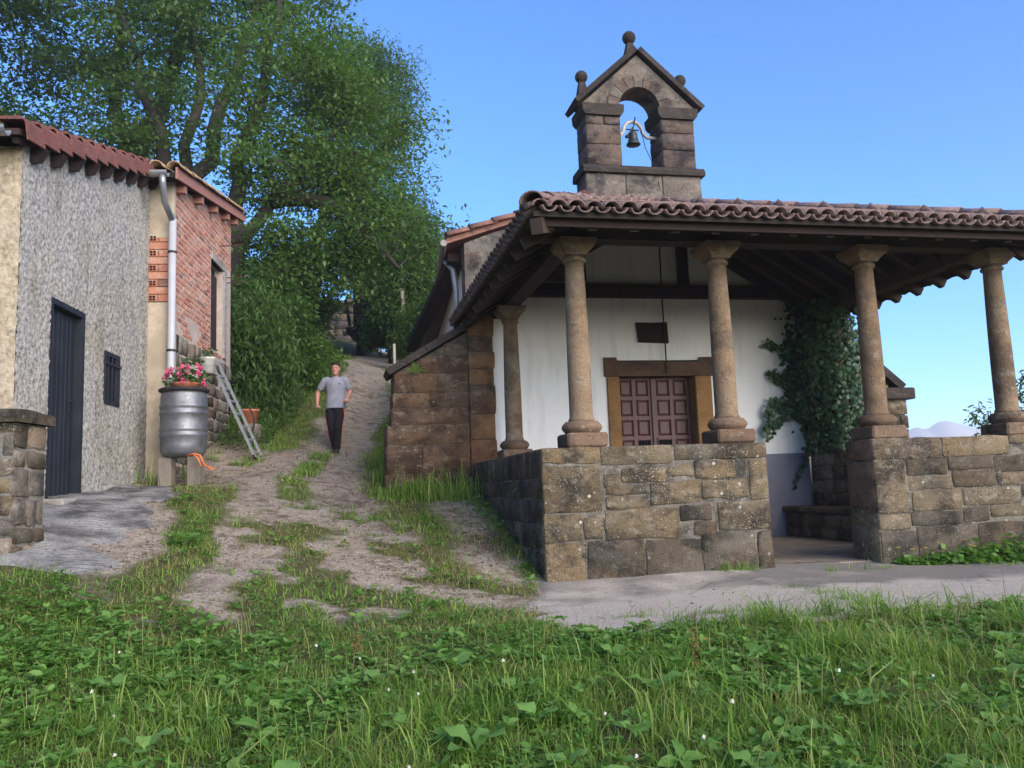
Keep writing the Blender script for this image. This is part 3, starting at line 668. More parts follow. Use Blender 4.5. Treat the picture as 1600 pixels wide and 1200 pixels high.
# buttresses
def PF(y): return lambda u, v, n: (u, y-n, v)
bt = CH('buttress', MB().prism([(.66, -.2), (1.79, -.2), (1.79, 3.14), (.78, 2.56), (.72, 1.84), (.66, 1.80)], 11.40+.009, 12.0, lambda u, v, t: (u, t, v)), M_mortar_dk)
pb = PF(11.40)
rows = [(-.15,.32,[.60,1.13,1.80]),(.33,.86,[.60,1.02,1.80]),(.87,1.17,[.62,1.79]),(1.18,1.56,[.64,1.12,1.79]),(1.57,1.84,[.65,1.79]),(1.85,2.07,[.72,1.79]),(2.08,2.28,[.74,1.25,1.79]),(2.29,2.55,[.76,.98,1.36,1.79]),(2.56,2.78,[1.10,1.38,1.79]),(2.79,2.98,[1.45,1.79])]
for v0, v1, us in rows:
    for a, b in zip(us[:-1], us[1:]): obj('stone', stone(a+.004, b-.004, v0, v1, pb, proud=.004, rough=.010, depth=.3 if a < .8 else .1), M_butt, bt, ML, smooth=True)
for v0, v1, us in rows:      # left flank of the buttress
    if us[0] < .8: obj('stone', stone(11.43, 12.0, v0, v1, lambda u, v, n, x=us[0]: (x-n, u, v), proud=.006, rough=.012), M_butt, bt, ML, smooth=True)
cp = MB(); d_ = Vector((1.12, 0, .66)).normalized(); nz = Vector((-d_.z, 0, d_.x))
for a, b in ((0, .62), (.63, 1.45)):
    p0 = Vector((.68, 0, 2.56))+d_*a; p1 = Vector((.68, 0, 2.56))+d_*b
    q_ = [p0-nz*.035, p1-nz*.035, p1+nz*.06, p0+nz*.06]
    obj('coping', MB().prism([(v.x, v.z) for v in q_], 11.33, 12.06, lambda u, v, t: (u, t, v)), M_belfdark, bt, ML)
quoin = CH('corner_pier', MB().box(1.80, 2.158, YW-.045, YW+.3, -.3, 3.42), M_mortar_dk)
vv = [-.15, .45, .86, 1.22, 1.62, 1.98, 2.38, 2.62, 2.86, 3.08, 3.42]
for k in range(len(vv)-1):
    a, b = (1.80, 2.175) if k % 2 else (1.80, 2.15)
    obj('quoin', stone(a, b, vv[k]+.006, vv[k+1]-.006, PF(11.40), rough=.008, proud=.008), [M_quoin, M_quoin, M_butt][k % 3], quoin, ML, smooth=True)
rb = CH('buttress', MB().prism([(7.40, -.6), (8.66, -.6), (8.66, 2.02), (7.40, 3.20)], 11.42, 12.0, lambda u, v, t: (u, t, v)), M_mortar_dk)
lay([r_ for r_ in courses(7.4, 8.70, -.4, 2.1, (.17, .27), .22, .5)], PF(11.40), [M_rubble, M_dark_para, M_para], rb, ML)
for v0, u1 in ((2.1, 8.4), (2.33, 8.15), (2.56, 7.9), (2.79, 7.7)):
    lay(courses(7.4, u1, v0, v0+.22, (.22, .23), .2, .45), PF(11.40), [M_rubble, M_dark_para], rb, ML)
obj('coping', MB().bbox(8.25, 8.80, 11.30, 12.05, 2.08, 2.26, .02), M_belfdark, rb, ML)
d_ = Vector((1.25, 0, -1.05)).normalized(); nz = Vector((-d_.z, 0, d_.x))
for a, b in ((0, .8), (.81, 1.62)):
    p0 = Vector((7.38, 0, 3.30))+d_*a; p1 = Vector((7.38, 0, 3.30))+d_*b
    q_ = [p0-nz*.05, p1-nz*.05, p1+nz*.07, p0+nz*.07]
    obj('coping', MB().prism([(v.x, v.z) for v in q_], 11.33, 12.06, lambda u, v, t: (u, t, v)), M_belfdark, rb, ML)

# columns
def column(x, y, ztop, lean=0.0, z0=1.30, hs=1.0):
    A = ML
    prof = []
    zb = z0+.255; zt = ztop-.155
    for k in range(13):
        f = k/12; prof.append((.112-.020*f**1.5+.004*math.sin(math.pi*f), zb+(zt-.06-zb)*f))
    prof = [(.126, zb-.004), (.126, zb+.02), (.114, zb+.035)] + prof[1:] + [(.094, zt-.06), (.113, zt-.055), (.117, zt-.04), (.112, zt-.025), (.097, zt-.02), (.097, zt+.002)]
    sh = obj('column', MB().lathe((x, y, 0), prof, 28), M_col, chapel, A, smooth=True)
    obj('plinth', MB().bbox(x-.20, x+.20, y-.20, y+.20, z0, z0+.135, .018), M_base, sh, A)
    tor = [(.15, .133)] + [(.155+.04*math.sin(math.pi*k/8), .135+.115*k/8) for k in range(9)] + [(.135, .252), (.12, .256)]
    obj('base_ring', MB().lathe((x, y, z0), tor, 28), M_base, sh, A, smooth=True)
    cap = MB(); s0 = .108; pr = [(.108, zt), (.112, zt+.02), (.135, zt+.045), (.165, zt+.075), (.172, zt+.095), (.172, zt+.104), (.182, zt+.106), (.182, zt+.153)]
    o = 0
    for s_, z in pr: cap.v += [(x-s_, y-s_*1.05, z), (x+s_, y-s_*1.05, z), (x+s_, y+s_*1.05, z), (x-s_, y+s_*1.05, z)]
    for k in range(len(pr)-1):
        for i in range(4): cap.f.append((k*4+i, k*4+(i+1) % 4, k*4+4+(i+1) % 4, k*4+4+i))
    cap.f += [(3, 2, 1, 0), tuple(len(cap.v)-4+i for i in range(4))]
    obj('capital', cap, M_col, sh, A)
    return sh
YC = 7.68
COLX = [2.295, 3.806, 5.49, 7.08]
for x in COLX: column(x, YC, 3.33)
column(2.27, 10.7, 3.33); column(7.08, 10.7, 3.33)

# porch roof: front slope and two hipped sides leaning on the front wall
EX0, EX1, EY, EZ = 1.70, 7.42, 6.85, 3.30
AP = Vector((4.56, 11.40, EZ+.03+.372*(11.40-EY)))
sl_f = .372; sl_s = (AP.z-EZ-.03)/(AP.x-EX0)
deck = MB(); th = .05
c0, c1, b0, b1 = (EX0, EY, EZ), (EX1, EY, EZ), (EX0, 12.1, EZ+.02), (EX1, 11.9, EZ+.02); ap = tuple(AP-Vector((0, 0, .03))); apb = (4.56, 11.9, ap[2])
def slab(P):
    P = [Vector(p) for p in P]; n = len(P); return deck.add([p for p in P]+[p+Vector((0, 0, th)) for p in P], [tuple(range(n-1, -1, -1)), tuple(range(n, 2*n))]+[(i, (i+1) % n, n+(i+1) % n, n+i) for i in range(n)])
slab([c0, c1, ap]); slab([c0, ap, apb, b0]); slab([c1, b1, apb, ap])
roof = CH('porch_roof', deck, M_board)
# barrel tiles, front slope
up_f = Vector((0, 1, sl_f)).normalized(); n_f = Vector((0, -sl_f, 1)).normalized()
up_l = Vector((1, 0, sl_s)).normalized(); n_l = Vector((-sl_s, 0, 1)).normalized()
up_r = Vector((-1, 0, sl_s)).normalized(); n_r = Vector((sl_s, 0, 1)).normalized()
cover_spots = []; channel = MB(); stuff_cov = MB()
pitch = .163; exp_ = .36
def add_tile_to(mb, mesh, M):
    o = len(mb.v); mb.v += [tuple(M @ v.co) for v in mesh.vertices]; mb.f += [tuple(i+o for i in p.vertices) for p in mesh.polygons]
CHN = tile_mesh('channel_tile', .44, .070, .084, th=.014, flip=-1)
ncol = int((EX1-EX0)/pitch)
for i in range(ncol+1):
    x = EX0+.05+i*pitch
    for k in range(16):
        s_ = -.06+k*exp_; p = Vector((x, EY, EZ+.055))+up_f*s_
        fr = (p.y-EY)/(AP.y-EY); xl = EX0+(AP.x-EX0)*fr; xr = EX1-(EX1-AP.x)*fr
        yh = EY+(AP.y-EY)*min((x-EX0)/(AP.x-EX0), (EX1-x)/(EX1-AP.x)); av = (yh-p.y)/up_f.y+.05
        if av > .10 and p.y < 11.2: cover_spots.append((p.copy()+n_f*.040, up_f, n_f, k, min(1, av/.44)))
        xc = x+pitch/2
        yh = EY+(AP.y-EY)*min((xc-EX0)/(AP.x-EX0), (EX1-xc)/(EX1-AP.x)); av = (yh-p.y)/up_f.y+.05
        if av > .10 and p.y < 11.2:
            add_tile_to(channel, CHN, frame_at(Vector((xc, p.y, p.z))+n_f*.05, up_f, n_f, .01) @ Matrix.Diagonal((1, min(1, av/.44), 1, 1)))
nside = int((11.9-EY)/pitch)
for sgn, x0, up_, nn in ((1, EX0, up_l, n_l), (-1, EX1, up_r, n_r)):
    for i in range(nside+1):
        y = EY+.08+i*pitch
        for k in range(11):
            s_ = -.06+k*exp_; p = Vector((x0, y, EZ+.055))+up_*s_
            fr = abs(p.x-x0)/abs(AP.x-x0); yl = EY+(AP.y-EY)*fr
            av = sgn*((x0+(AP.x-x0)*min(1, (y-EY)/(AP.y-EY)))-p.x)/abs(up_.x)+.05
            if fr < .98 and av > .10:
                if k == 0: cover_spots.append((p+nn*.040, up_, nn, k, min(1, av/.44)))
                else: add_tile_to(stuff_cov, BT[0], frame_at(p+nn*.040, up_, nn) @ Matrix.Diagonal((1, min(1, av/.44), 1, 1)))
                add_tile_to(channel, CHN, frame_at(Vector((p.x, y+pitch/2, p.z))+nn*.045, up_, nn, .01))
hips = []
for x0, sg in ((EX0, 1), (EX1, -1)):
    a = Vector((x0-.03*sg, EY-.05, EZ+.115)); b = AP+Vector((0, 0, .10)); d = (b-a); L = d.length; d.normalize()
    k = 0
    while k*.40 < L-.3: hips.append((a+d*k*.40, d, (n_f+(n_l if sg > 0 else n_r)).normalized())); k += 1
cover_spots.sort(key=lambda q: (q[3], q[0].y)); lim = 296-len(hips)
for j, (p, u_, n_, k, sc) in enumerate(cover_spots):
    Mx = frame_at(p, u_, n_, .03) @ Matrix.Diagonal((1, sc, 1, 1))
    if j < lim: obj('roof_tile', BT[j % 3], None, roof, ML @ Mx)
    else: add_tile_to(stuff_cov, BT[0], Mx)
HT = tile_mesh('hip_tile', .48, .115, .10, mat=M_tile)
for p, d, n_ in hips: obj('hip_tile', HT, None, roof, ML @ frame_at(p, d, n_, .012) @ Matrix.Rotation(.012, 4, 'X'))
obj('channel_tiles', channel, M_tile, roof, ML, smooth=True, kind='stuff'); obj('upper_tiles', stuff_cov, M_tile, roof, ML, smooth=True, kind='stuff')
# timbers
zB = 3.335
def CT(name, a, b, w, h, m=M_beam): return obj(name, MB().beam(a, b, w, h), m, roof, ML)
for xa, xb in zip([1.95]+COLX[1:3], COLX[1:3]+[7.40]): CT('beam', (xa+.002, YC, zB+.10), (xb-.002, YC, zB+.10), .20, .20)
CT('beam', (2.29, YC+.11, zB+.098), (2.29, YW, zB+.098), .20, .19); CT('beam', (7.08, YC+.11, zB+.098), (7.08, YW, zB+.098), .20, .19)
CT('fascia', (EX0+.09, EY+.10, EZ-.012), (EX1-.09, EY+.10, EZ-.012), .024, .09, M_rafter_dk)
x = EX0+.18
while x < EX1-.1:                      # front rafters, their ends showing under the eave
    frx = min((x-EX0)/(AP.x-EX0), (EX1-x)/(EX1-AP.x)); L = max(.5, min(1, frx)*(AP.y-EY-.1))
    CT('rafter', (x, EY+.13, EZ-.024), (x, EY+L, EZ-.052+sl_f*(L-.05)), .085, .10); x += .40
for x0, sg in ((EX0, 1), (EX1, -1)):
    y = EY+.25
    while y < 11.3:
        fr = min(1, (y-EY)/(AP.y-EY)); L = fr*abs(AP.x-x0)
        if L > .35: CT('rafter', (x0+sg*.05, y, EZ-.054), (x0+sg*L, y, EZ-.054+sl_s*(L-.05)), .085, .10)
        y += .42
    CT('hip_rafter', (x0+sg*.03, EY+.03, EZ-.08), (AP.x-sg*.06, AP.y-.1, AP.z-.16), .11, .14)
for k in range(5):                     # purlins crossing under the front rafters
    f = .2+.15*k; CT('purlin', (EX0+(AP.x-EX0)*f+.2, EY+(AP.y-EY)*f, EZ-.17+sl_f*(AP.y-EY)*f), (EX1-(EX1-AP.x)*f-.2, EY+(AP.y-EY)*f, EZ-.17+sl_f*(AP.y-EY)*f), .09, .11) if k in (2,) else None

# porch floor, step and stone bench
fl = CH('porch_floor', MB().bbox(2.3, 6.98, 7.62, YW, -.2, .085, .015), M_floor)
CH('step', MB().bbox(4.11, 5.25, 7.30, 7.615, -.15, .055, .02), M_floor)
be = CH('stone_bench', MB().box(6.525, 6.93, 8.0, YW-.01, .0, .44), M_mortar_dk)
lay(courses(8.0, YW-.02, .09, .42, (.14, .19), .18, .42), lambda u, v, n: (6.50-n, u, v), [M_rubble, M_dark_para, M_para], be, ML)
obj('seat_slab', MB().bbox(6.46, 6.93, 7.97, YW-.008, .443, .52, .015), M_dark_para, be, ML)

# bell gable
bx0, bx1 = 3.66, 5.50; BY0, BY1 = 11.42, 11.90; bc = 4.575
pf = PF(BY0)
bel = CH('bell_gable', MB().box(bx0+.03, bx1-.03, BY0+.025, BY1, 4.6, 5.56), M_gable)
lay([(bx0, 4.28, 5.0, 5.56), (4.29, 4.86, 5.0, 5.56), (4.87, bx1, 5.0, 5.56)], pf, M_gable, bel, ML, proud=.006, rough=.005, nx=4, ny=4)
lay([(BY0+.01, BY1, 5.0, 5.56)], lambda u, v, n: (bx0-n, u, v), M_belf, bel, ML, proud=.006)
def sill(x0, x1): obj('ledge', MB().prism([(BY0-.06, 5.565), (BY0-.07, 5.62), (BY0-.02, 5.69), (BY1+.02, 5.69), (BY1+.06, 5.62), (BY1+.05, 5.565)], x0, x1, lambda u, v, t: (t, u, v)), M_belfdark, bel, ML)
sill(bx0-.05, 4.86); sill(4.863, bx1+.05)
OX0, OX1, ZP = 4.245, 4.905, 6.47
for x0, x1 in ((3.70, OX0), (OX1, 5.44)):
    pr = obj('pier', MB().box(x0+.03, x1-.03, BY0+.03, BY1-.03, 5.69, ZP), M_mortar, bel, ML)
    hs_ = [5.692, 6.02, 6.33, ZP] if x0 < 4 else [5.692, 5.98, 6.25, ZP]
    for a, b in zip(hs_[:-1], hs_[1:]):
        cut = [x0, x1] if (b-a) > .3 or random.random() < .35 else [x0, x0+(x1-x0)*random.uniform(.3, .6), x1]
        for c, d in zip(cut[:-1], cut[1:]): lay([(c+.004, d-.004, a+.005, b-.004)], pf, M_belf, bel, ML, proud=.008, rough=.006, nx=4, ny=4)
        lay([(BY0+.012, BY1-.012, a+.005, b-.004)], lambda u, v, n: (x0-n, u, v), M_belf, bel, ML, proud=.006, rough=.006, nx=4, ny=4)
        lay([(BY0+.012, BY1-.012, a+.005, b-.004)], lambda u, v, n: (x1+n, u, v), M_belf, bel, ML, proud=.006, rough=.006, nx=4, ny=4)
        lay([(c+.004, d-.004, a+.005, b-.004) for c, d in zip([x0], [x1])], lambda u, v, n: (u, BY1+n, v), M_belf, bel, ML, proud=.004, rough=.006, nx=4, ny=4)
    obj('impost', MB().prism([(x0-.005, ZP), (x1+.005, ZP), (x1+.05, ZP+.055), (x1+.06, ZP+.175), (x0-.06, ZP+.175), (x0-.05, ZP+.055)], BY0-.05, BY1+.05, lambda u, v, t: (u, t, v)), M_belfdark, bel, ML)
# arch and gable triangle with the arched hole
ZA = ZP+.177; ra = (OX1-OX0)/2; GZ_ = 7.50
arc = [(bc-ra*math.cos(math.pi*k/14), ZA+ra*.98*math.sin(math.pi*k/14)) for k in range(15)]
outer_l = [(3.70, ZA), (3.70, ZA+.03), (bc, GZ_)]
poly = [(3.70, ZA), (3.70, ZA+.05), (bc, GZ_), (5.46, ZA+.05), (5.46, ZA)] + arc[::-1]
gb = MB(); m_ = len(poly)
for y in (BY0+.03, BY1-.02): gb.v += [(u, y, v) for u, v in poly]
def tri_strip(off, flip):
    L_ = [3.70, ZA+.05]; fs = []
    a = [off+4+1+i for i in range(15)]           # arc from right to left
    # right half fans to right eave and apex, left half to left eave and apex
    for i in range(7): fs.append((a[i], a[i+1], off+3) if i < 4 else (a[i], a[i+1], off+2))
    fs.append((a[4], off+2, off+3)); fs.append((off+4, a[0], off+3))
    for i in range(7, 14): fs.append((a[i], a[i+1], off+2) if i < 10 else (a[i], a[i+1], off+1))
    fs.append((a[10], off+1, off+2)); fs.append((a[14], off+0, off+1))
    return [f[::-1] if flip else f for f in fs]
gb.f += tri_strip(0, False)+tri_strip(m_, True)+[(i, (i+1) % m_, m_+(i+1) % m_, m_+i) for i in range(m_)]
tym = obj('gable_wall', gb, M_gable, bel, ML)
for k in range(9):                            # voussoirs
    a0 = math.pi*k/9+.012; a1 = math.pi*(k+1)/9-.012; r0, r1 = ra-.004, ra+random.uniform(.17, .21)
    r1 = min(r1, (GZ_-ZA-.06)/ (abs(math.sin((a0+a1)/2)) + abs(math.cos((a0+a1)/2))*(GZ_-ZA)/.89) if True else r1)
    pts = [(bc-r_*math.cos(a), ZA+r_*math.sin(a)) for r_, a in ((r0, a0), (r1, a0), (r1, (a0+a1)/2), (r1, a1), (r0, a1), (r0, (a0+a1)/2))]
    obj('voussoir', MB().prism(pts, BY0+.004, BY1-.004, lambda u, v, t: (u, t, v)), [M_belf, M_gable, M_belf][k % 3], bel, ML)
for sg, xe in ((-1, 3.58), (1, 5.58)):
    a = Vector((xe, 0, ZA+.0)); b = Vector((bc+sg*.0, 0, GZ_+.05)); d = (b-a).normalized(); nz = Vector((-d.z*1, 0, d.x)) if d.x > 0 else Vector((d.z, 0, -d.x))
    q_ = [a-nz*.0, b-nz*.0, b+nz*.075, a+nz*.075]
    obj('coping', MB().prism([(v.x, v.z) for v in q_], BY0-.05, BY1+.04, lambda u, v, t: (u, t, v)), M_belfdark, bel, ML)
def finial(x, y, z0, z1, r_, pw0, pw1):
    f = obj('ball_finial', MB().ball((x, y, z1+r_*.92), r_, n=20, m=13), M_belfdark, bel, ML, smooth=True)
    pd = MB(); V = []
    for w_, z in ((pw0, z0), (pw0, z0+.06), (pw1*1.4, z0+(z1-z0)*.75), (pw1, z1)): V += [(x-w_, y-w_, z), (x+w_, y-w_, z), (x+w_, y+w_, z), (x-w_, y+w_, z)]
    pd.v = V; pd.f = [(3,2,1,0)]+[(k*4+i, k*4+(i+1) % 4, k*4+4+(i+1) % 4, k*4+4+i) for k in range(3) for i in range(4)]+[(12,13,14,15)]
    obj('pedestal', pd, M_belfdark, f, ML)
finial(bc-.02, 11.66, 7.44, 7.80, .105, .12, .045)
finial(3.74, 11.66, 6.66, 7.10, .098, .10, .045)
finial(5.40, 11.74, 6.66, 7.185, .098, .10, .045)

# bell, hung from its yoke in the opening
bell = thing('church_bell', 'small dark bronze bell hanging from a pale curved yoke in the bell gable opening', 'bell', ML, (4.53, 11.66, 6.1))
yk = MB(); yk.tube([(4.24, 11.66, 6.27), (4.32, 11.66, 6.275), (4.37, 11.66, 6.33), (4.385, 11.66, 6.41), (4.44, 11.66, 6.485), (4.53, 11.66, 6.515), (4.62, 11.66, 6.485), (4.675, 11.66, 6.41), (4.69, 11.66, 6.33), (4.76, 11.66, 6.265), (4.91, 11.66, 6.255)], .028, 10)
obj('yoke', yk, M_yoke, bell, ML, smooth=True)
bp = [(.105, 0), (.112, .008), (.10, .03), (.08, .07), (.07, .12), (.066, .17), (.06, .20), (.03, .225), (.008, .23)]
bb = obj('bell_body', MB().lathe((4.53, 11.66, 6.13), bp, 26), M_bronze, bell, ML, smooth=True)
obj('crossbar', MB().tube([(4.43, 11.66, 6.385), (4.63, 11.66, 6.375)], .012, 8).tube([(4.53, 11.66, 6.36), (4.53, 11.66, 6.41)], .02, 8), M_iron, bell, ML)
obj('clapper_arm', MB().tube([(4.56, 11.60, 6.56), (4.53, 11.60, 6.42), (4.47, 11.60, 6.32), (4.42, 11.59, 6.26)], .011, 8).ball((4.405, 11.59, 6.235), .03), M_iron, bell, ML, smooth=True)
rope = tag(obj('bell_rope', MB().tube([(4.66, 11.63, 6.37), (4.70, 11.62, 6.1), (4.80, 11.5, 5.7), (4.80, 11.36, 5.3)], .006, 6), M_rubber, None, ML), 'thin rope slanting down from the bell inside the bell gable', 'rope')
tag(obj('hanging_cord', MB().tube([(4.735, 11.35, 4.9), (4.735, 11.39, 3.7), (4.74, 11.385, 2.9), (4.74, 11.385, 2.52)], .011, 6), M_rubber, None, ML), 'thin dark cord hanging down the white wall past the plaque', 'cord')

# ------------------------------------------------------------------ parapet walls of the porch
def para_plane(y): return lambda u, v, n: (u, y-n, v)
XL, YF = 1.835, 7.478
pw1 = thing('parapet_wall', 'low stone parapet at the left of the porch entrance, carrying two columns and turning back beside the grass track', 'wall', ML, (XL+.3, YF+.3, 0))
core = MB(); core.box(XL+.010, 4.095-.010, YF+.010, 7.93, -.3, 1.275); core.box(XL+.010, 2.38, 7.93, 11.43, -.3, 1.27)
pc = obj('core', core, M_parmort, pw1, ML)
cx0, cy0, cw, chh = 340, 133, 1140, 665
def cr(a, b, c, d): # crop measures of the front face turned into wall metres
    return (1.835+(a-cx0)/cw*2.26, 1.835+(b-cx0)/cw*2.26, 1.295-(d-cy0)/chh*1.30, 1.295-(c-cy0)/chh*1.30)
L1 = [(340,622,133,208),(628,985,133,222),(1000,1480,133,208),(340,622,218,436),(640,722,262,330),(728,948,238,308),(958,1088,232,292),(1096,1318,214,302),(640,850,316,362),(644,838,368,432),(862,1118,312,420),(1124,1372,308,402),(1382,1480,216,412),(340,520,446,572),(532,622,470,572),(634,1002,436,578),(1016,1172,432,506),(1078,1196,514,580),(1204,1480,418,560),(340,528,580,860),(538,820,582,860),(828,1108,586,860),(1114,1396,566,860),(1404,1480,566,860)]
big = {3, 12, 13, 18, 19, 2, 1}
for i, q_ in enumerate(L1):
    a, b, c, d = cr(*q_)
    if i == len(L1)-1 or q_[1] == 1480: b = 4.095
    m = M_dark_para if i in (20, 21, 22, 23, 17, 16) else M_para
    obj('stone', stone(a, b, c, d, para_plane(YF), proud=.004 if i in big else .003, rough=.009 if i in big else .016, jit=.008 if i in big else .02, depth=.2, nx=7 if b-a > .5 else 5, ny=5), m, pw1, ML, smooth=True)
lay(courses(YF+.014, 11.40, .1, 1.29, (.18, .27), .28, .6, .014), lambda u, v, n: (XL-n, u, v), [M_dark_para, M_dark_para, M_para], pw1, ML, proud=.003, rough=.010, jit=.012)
lay([(YF+.012, 7.92, a, b) for a, b in ((-.1, .45), (.46, .78), (.79, 1.15), (1.16, 1.29))], lambda u, v, n: (4.095+n, u, v), M_para, pw1, ML, proud=.006)
tops = MB(); tops.bbox(XL+.01, 4.09, YF+.012, 7.93, 1.262, 1.298, .012); tops.bbox(XL+.01, 2.39, 7.934, 11.42, 1.26, 1.296, .012); obj('top_bed', tops, M_dark_para, pw1, ML)

XR0, XR1 = 5.268, 7.52
pw2 = thing('parapet_wall', 'low stone parapet at the right of the porch entrance, above the leafy weeds, carrying two columns', 'wall', ML, (XR0+.5, YF+.3, 0))
core = MB(); core.box(XR0+.010, XR1-.010, YF+.010, 7.95, -.4, 1.275); core.box(6.97, XR1-.010, 7.95, 11.4, -.4, 1.29); obj('core', core, M_parmort, pw2, ML)
c2 = lambda a, b, c, d: (5.268+(a-710)/890*2.11, 5.268+(b-710)/890*2.11, 1.30-(d-180)/760*1.32, 1.30-(c-180)/760*1.32)
L2 = [(710,1040,180,302),(1050,1385,180,292),(1390,1660,180,228),(710,858,310,610),(866,1060,302,400),(866,1080,406,482),(1068,1290,300,376),(1086,1300,382,480),(1300,1478,300,400),(1306,1478,406,480),(1486,1660,236,420),(880,1120,488,606),(1130,1420,486,590),(1428,1660,428,540),(710,860,616,706),(868,1110,612,690),(1118,1250,598,680),(1256,1470,596,660),(1478,1660,548,710),(710,880,714,1000),(888,1180,698,1000),(1188,1480,690,1000),(1488,1660,718,1000)]
for i, q_ in enumerate(L2):
    a, b, c, d = c2(*q_); b = XR1 if q_[1] == 1660 else b
    obj('stone', stone(a, b, c, d, para_plane(YF), proud=.003, rough=.014, jit=.014, depth=.2, nx=6, ny=5), M_dark_para if i in (4, 6, 7, 8, 13, 15, 16, 19, 20, 21, 22) else M_para, pw2, ML, smooth=True)
for a, b in ((-.2, .42), (.43, .60), (.61, 1.08), (1.09, 1.30)): obj('stone', stone(YF+.012, 7.95, a, b, lambda u, v, n: (XR0-n, u, v), proud=.006, rough=.008), M_base if a > .5 else M_para, pw2, ML, smooth=True)
lay(courses(7.98, 11.38, .06, 1.31, (.15, .25), .2, .5), lambda u, v, n: (6.958-n, u, v), [M_rubble, M_para, M_dark_para], pw2, ML, proud=.012, rough=.02, jit=.018)
lay(courses(YF+.02, 11.38, -.3, 1.30, (.2, .27), .25, .6), lambda u, v, n: (XR1+n, u, v), [M_para, M_dark_para], pw2, ML)
tops = MB(); tops.bbox(XR0+.01, XR1-.01, YF+.012, 7.95, 1.262, 1.299, .012); tops.bbox(6.965, XR1-.01, 7.954, 11.39, 1.27, 1.312, .012); obj('top_bed', tops, M_dark_para, pw2, ML)
# ------------------------------------------------------------------ the rendered shed on the left
shed = thing('rendered_shed', 'grey pebbledashed shed with navy metal door and dark red verge tiles', 'shed', MS, (-1.5, 1.8, 1.0))
def SH(name, mb, mat, parent=None, **k): return obj(name, mb, mat, parent or shed, MS, **k)
WY0, WY1 = -.265, 3.44
def verge_z(y): return 4.42 + (y+.27)*.293            # underside of the roof along the wall
DY0, DY1, DTop = .44, 1.30, 3.08
WN = (1.90, 2.39, 2.12, 2.76)
def rough_wall(name, u0, u1, v0, v1f, plane, mat, parent, M, holes=(), step=.022, amp=.016, f=22, seed=1, bottom=None):
    us = np.arange(u0, u1+step*.5, step); us[-1] = u1; nv = int((v1f(np.array([(u0+u1)/2]))[0]-v0)/step)
    U = np.repeat(us[None, :], nv+1, 0); T = np.linspace(0, 1, nv+1)[:, None]
    V = v0+(v1f(U)-v0)*T
    N = amp*(np.abs(fbm(U*f, V*f, 0, 3, seed)-.5)*2.4 + .6*(vnoise(U*f*2.6, V*f*2.6, 0, seed+4)-.5))
    P = np.stack(plane(U, V, N), -1).reshape(-1, 3); n = len(us)
    ii = np.arange(U.size).reshape(U.shape); q = np.stack([ii[:-1, :-1], ii[:-1, 1:], ii[1:, 1:], ii[1:, :-1]], -1).reshape(-1, 4)
    uc = U.ravel()[q].mean(1); vc = V.ravel()[q].mean(1); keep = np.ones(len(q), bool)
    for a, b, c, d in holes: keep &= ~((uc > a) & (uc < b) & (vc > c) & (vc < d))
    me = fast(name, P, q[keep], mat=mat, smooth=True)
    return obj(name, me, None, parent, M)
rough_wall('side_wall', WY0, WY1, .7, verge_z, lambda u, v, n: (n, u, v), M_dash, shed, MS, [(DY0, DY1, .9, DTop), (WN[0], WN[1], WN[2], WN[3])], seed=4)
rough_wall('front_wall', -4.2, .004, .6, lambda u: 0*u+4.40, lambda u, v, n: (u, WY0-n, v), M_tan, shed, MS, seed=9, f=17, step=.03)
sc_ = MB(); sc_.box(-4.2, -.25, WY0+.05, WY1, .6, 4.35); SH('inner_core', sc_, M_concrete)
# door
dr_ = SH('door', MB().box(-.13, -.09, DY0+.05, DY1-.05, 1.02, DTop-.06), M_navy)
for k in range(7):
    y0 = DY0+.055+k*.107; SH('plank', MB().bbox(-.092, -.078, y0+.003, y0+.104, 1.03, DTop-.065, .004), M_navy, dr_)
fr = MB(); fr.box(-.2, .012, DY0, DY0+.05, .98, DTop); fr.box(-.2, .012, DY1-.05, DY1, .98, DTop); fr.box(-.2, .012, DY0+.0505, DY1-.0505, DTop-.06, DTop)
SH('door_frame', fr, M_navy)
hd = MB(); hd.bbox(-.078, -.066, 1.12, 1.16, 1.92, 2.12, .004); hd.tube([(-.07, 1.14, 2.06), (-.02, 1.14, 2.06), (-.02, 1.03, 2.055)], .010, 8); SH('handle', hd, M_iron, dr_)
SH('door_sill', MB().bbox(-.2, .22, DY0-.1, DY1+.15, .82, 1.005, .02), M_concrete)
# barred window
y0, y1, z0, z1 = WN
fr = MB(); fr.box(-.12, .02, y0, y0+.05, z0, z1); fr.box(-.12, .02, y1-.05, y1, z0, z1); fr.box(-.12, .02, y0+.0505, y1-.0505, z0, z0+.05); fr.box(-.12, .02, y0+.0505, y1-.0505, z1-.05, z1)
wf = SH('window', fr, M_navy)
SH('pane', MB().box(-.10, -.095, y0+.05, y1-.05, z0+.05, z1-.05), M_blackglass, wf)
SH('curtain', MB().box(-.09, -.086, y0+.19, y0+.30, z0+.055, z1-.055), M_petal_w, wf)
for q_ in (.24, .5, .76): SH('bar', MB().box(.004, .022, y0+(y1-y0)*q_-.011, y0+(y1-y0)*q_+.011, z0+.051, z1-.051), M_navy, wf)
SH('crossbar', MB().box(.0225, .032, y0-.01, y1+.01, z1-.16, z1-.13), M_navy, wf)
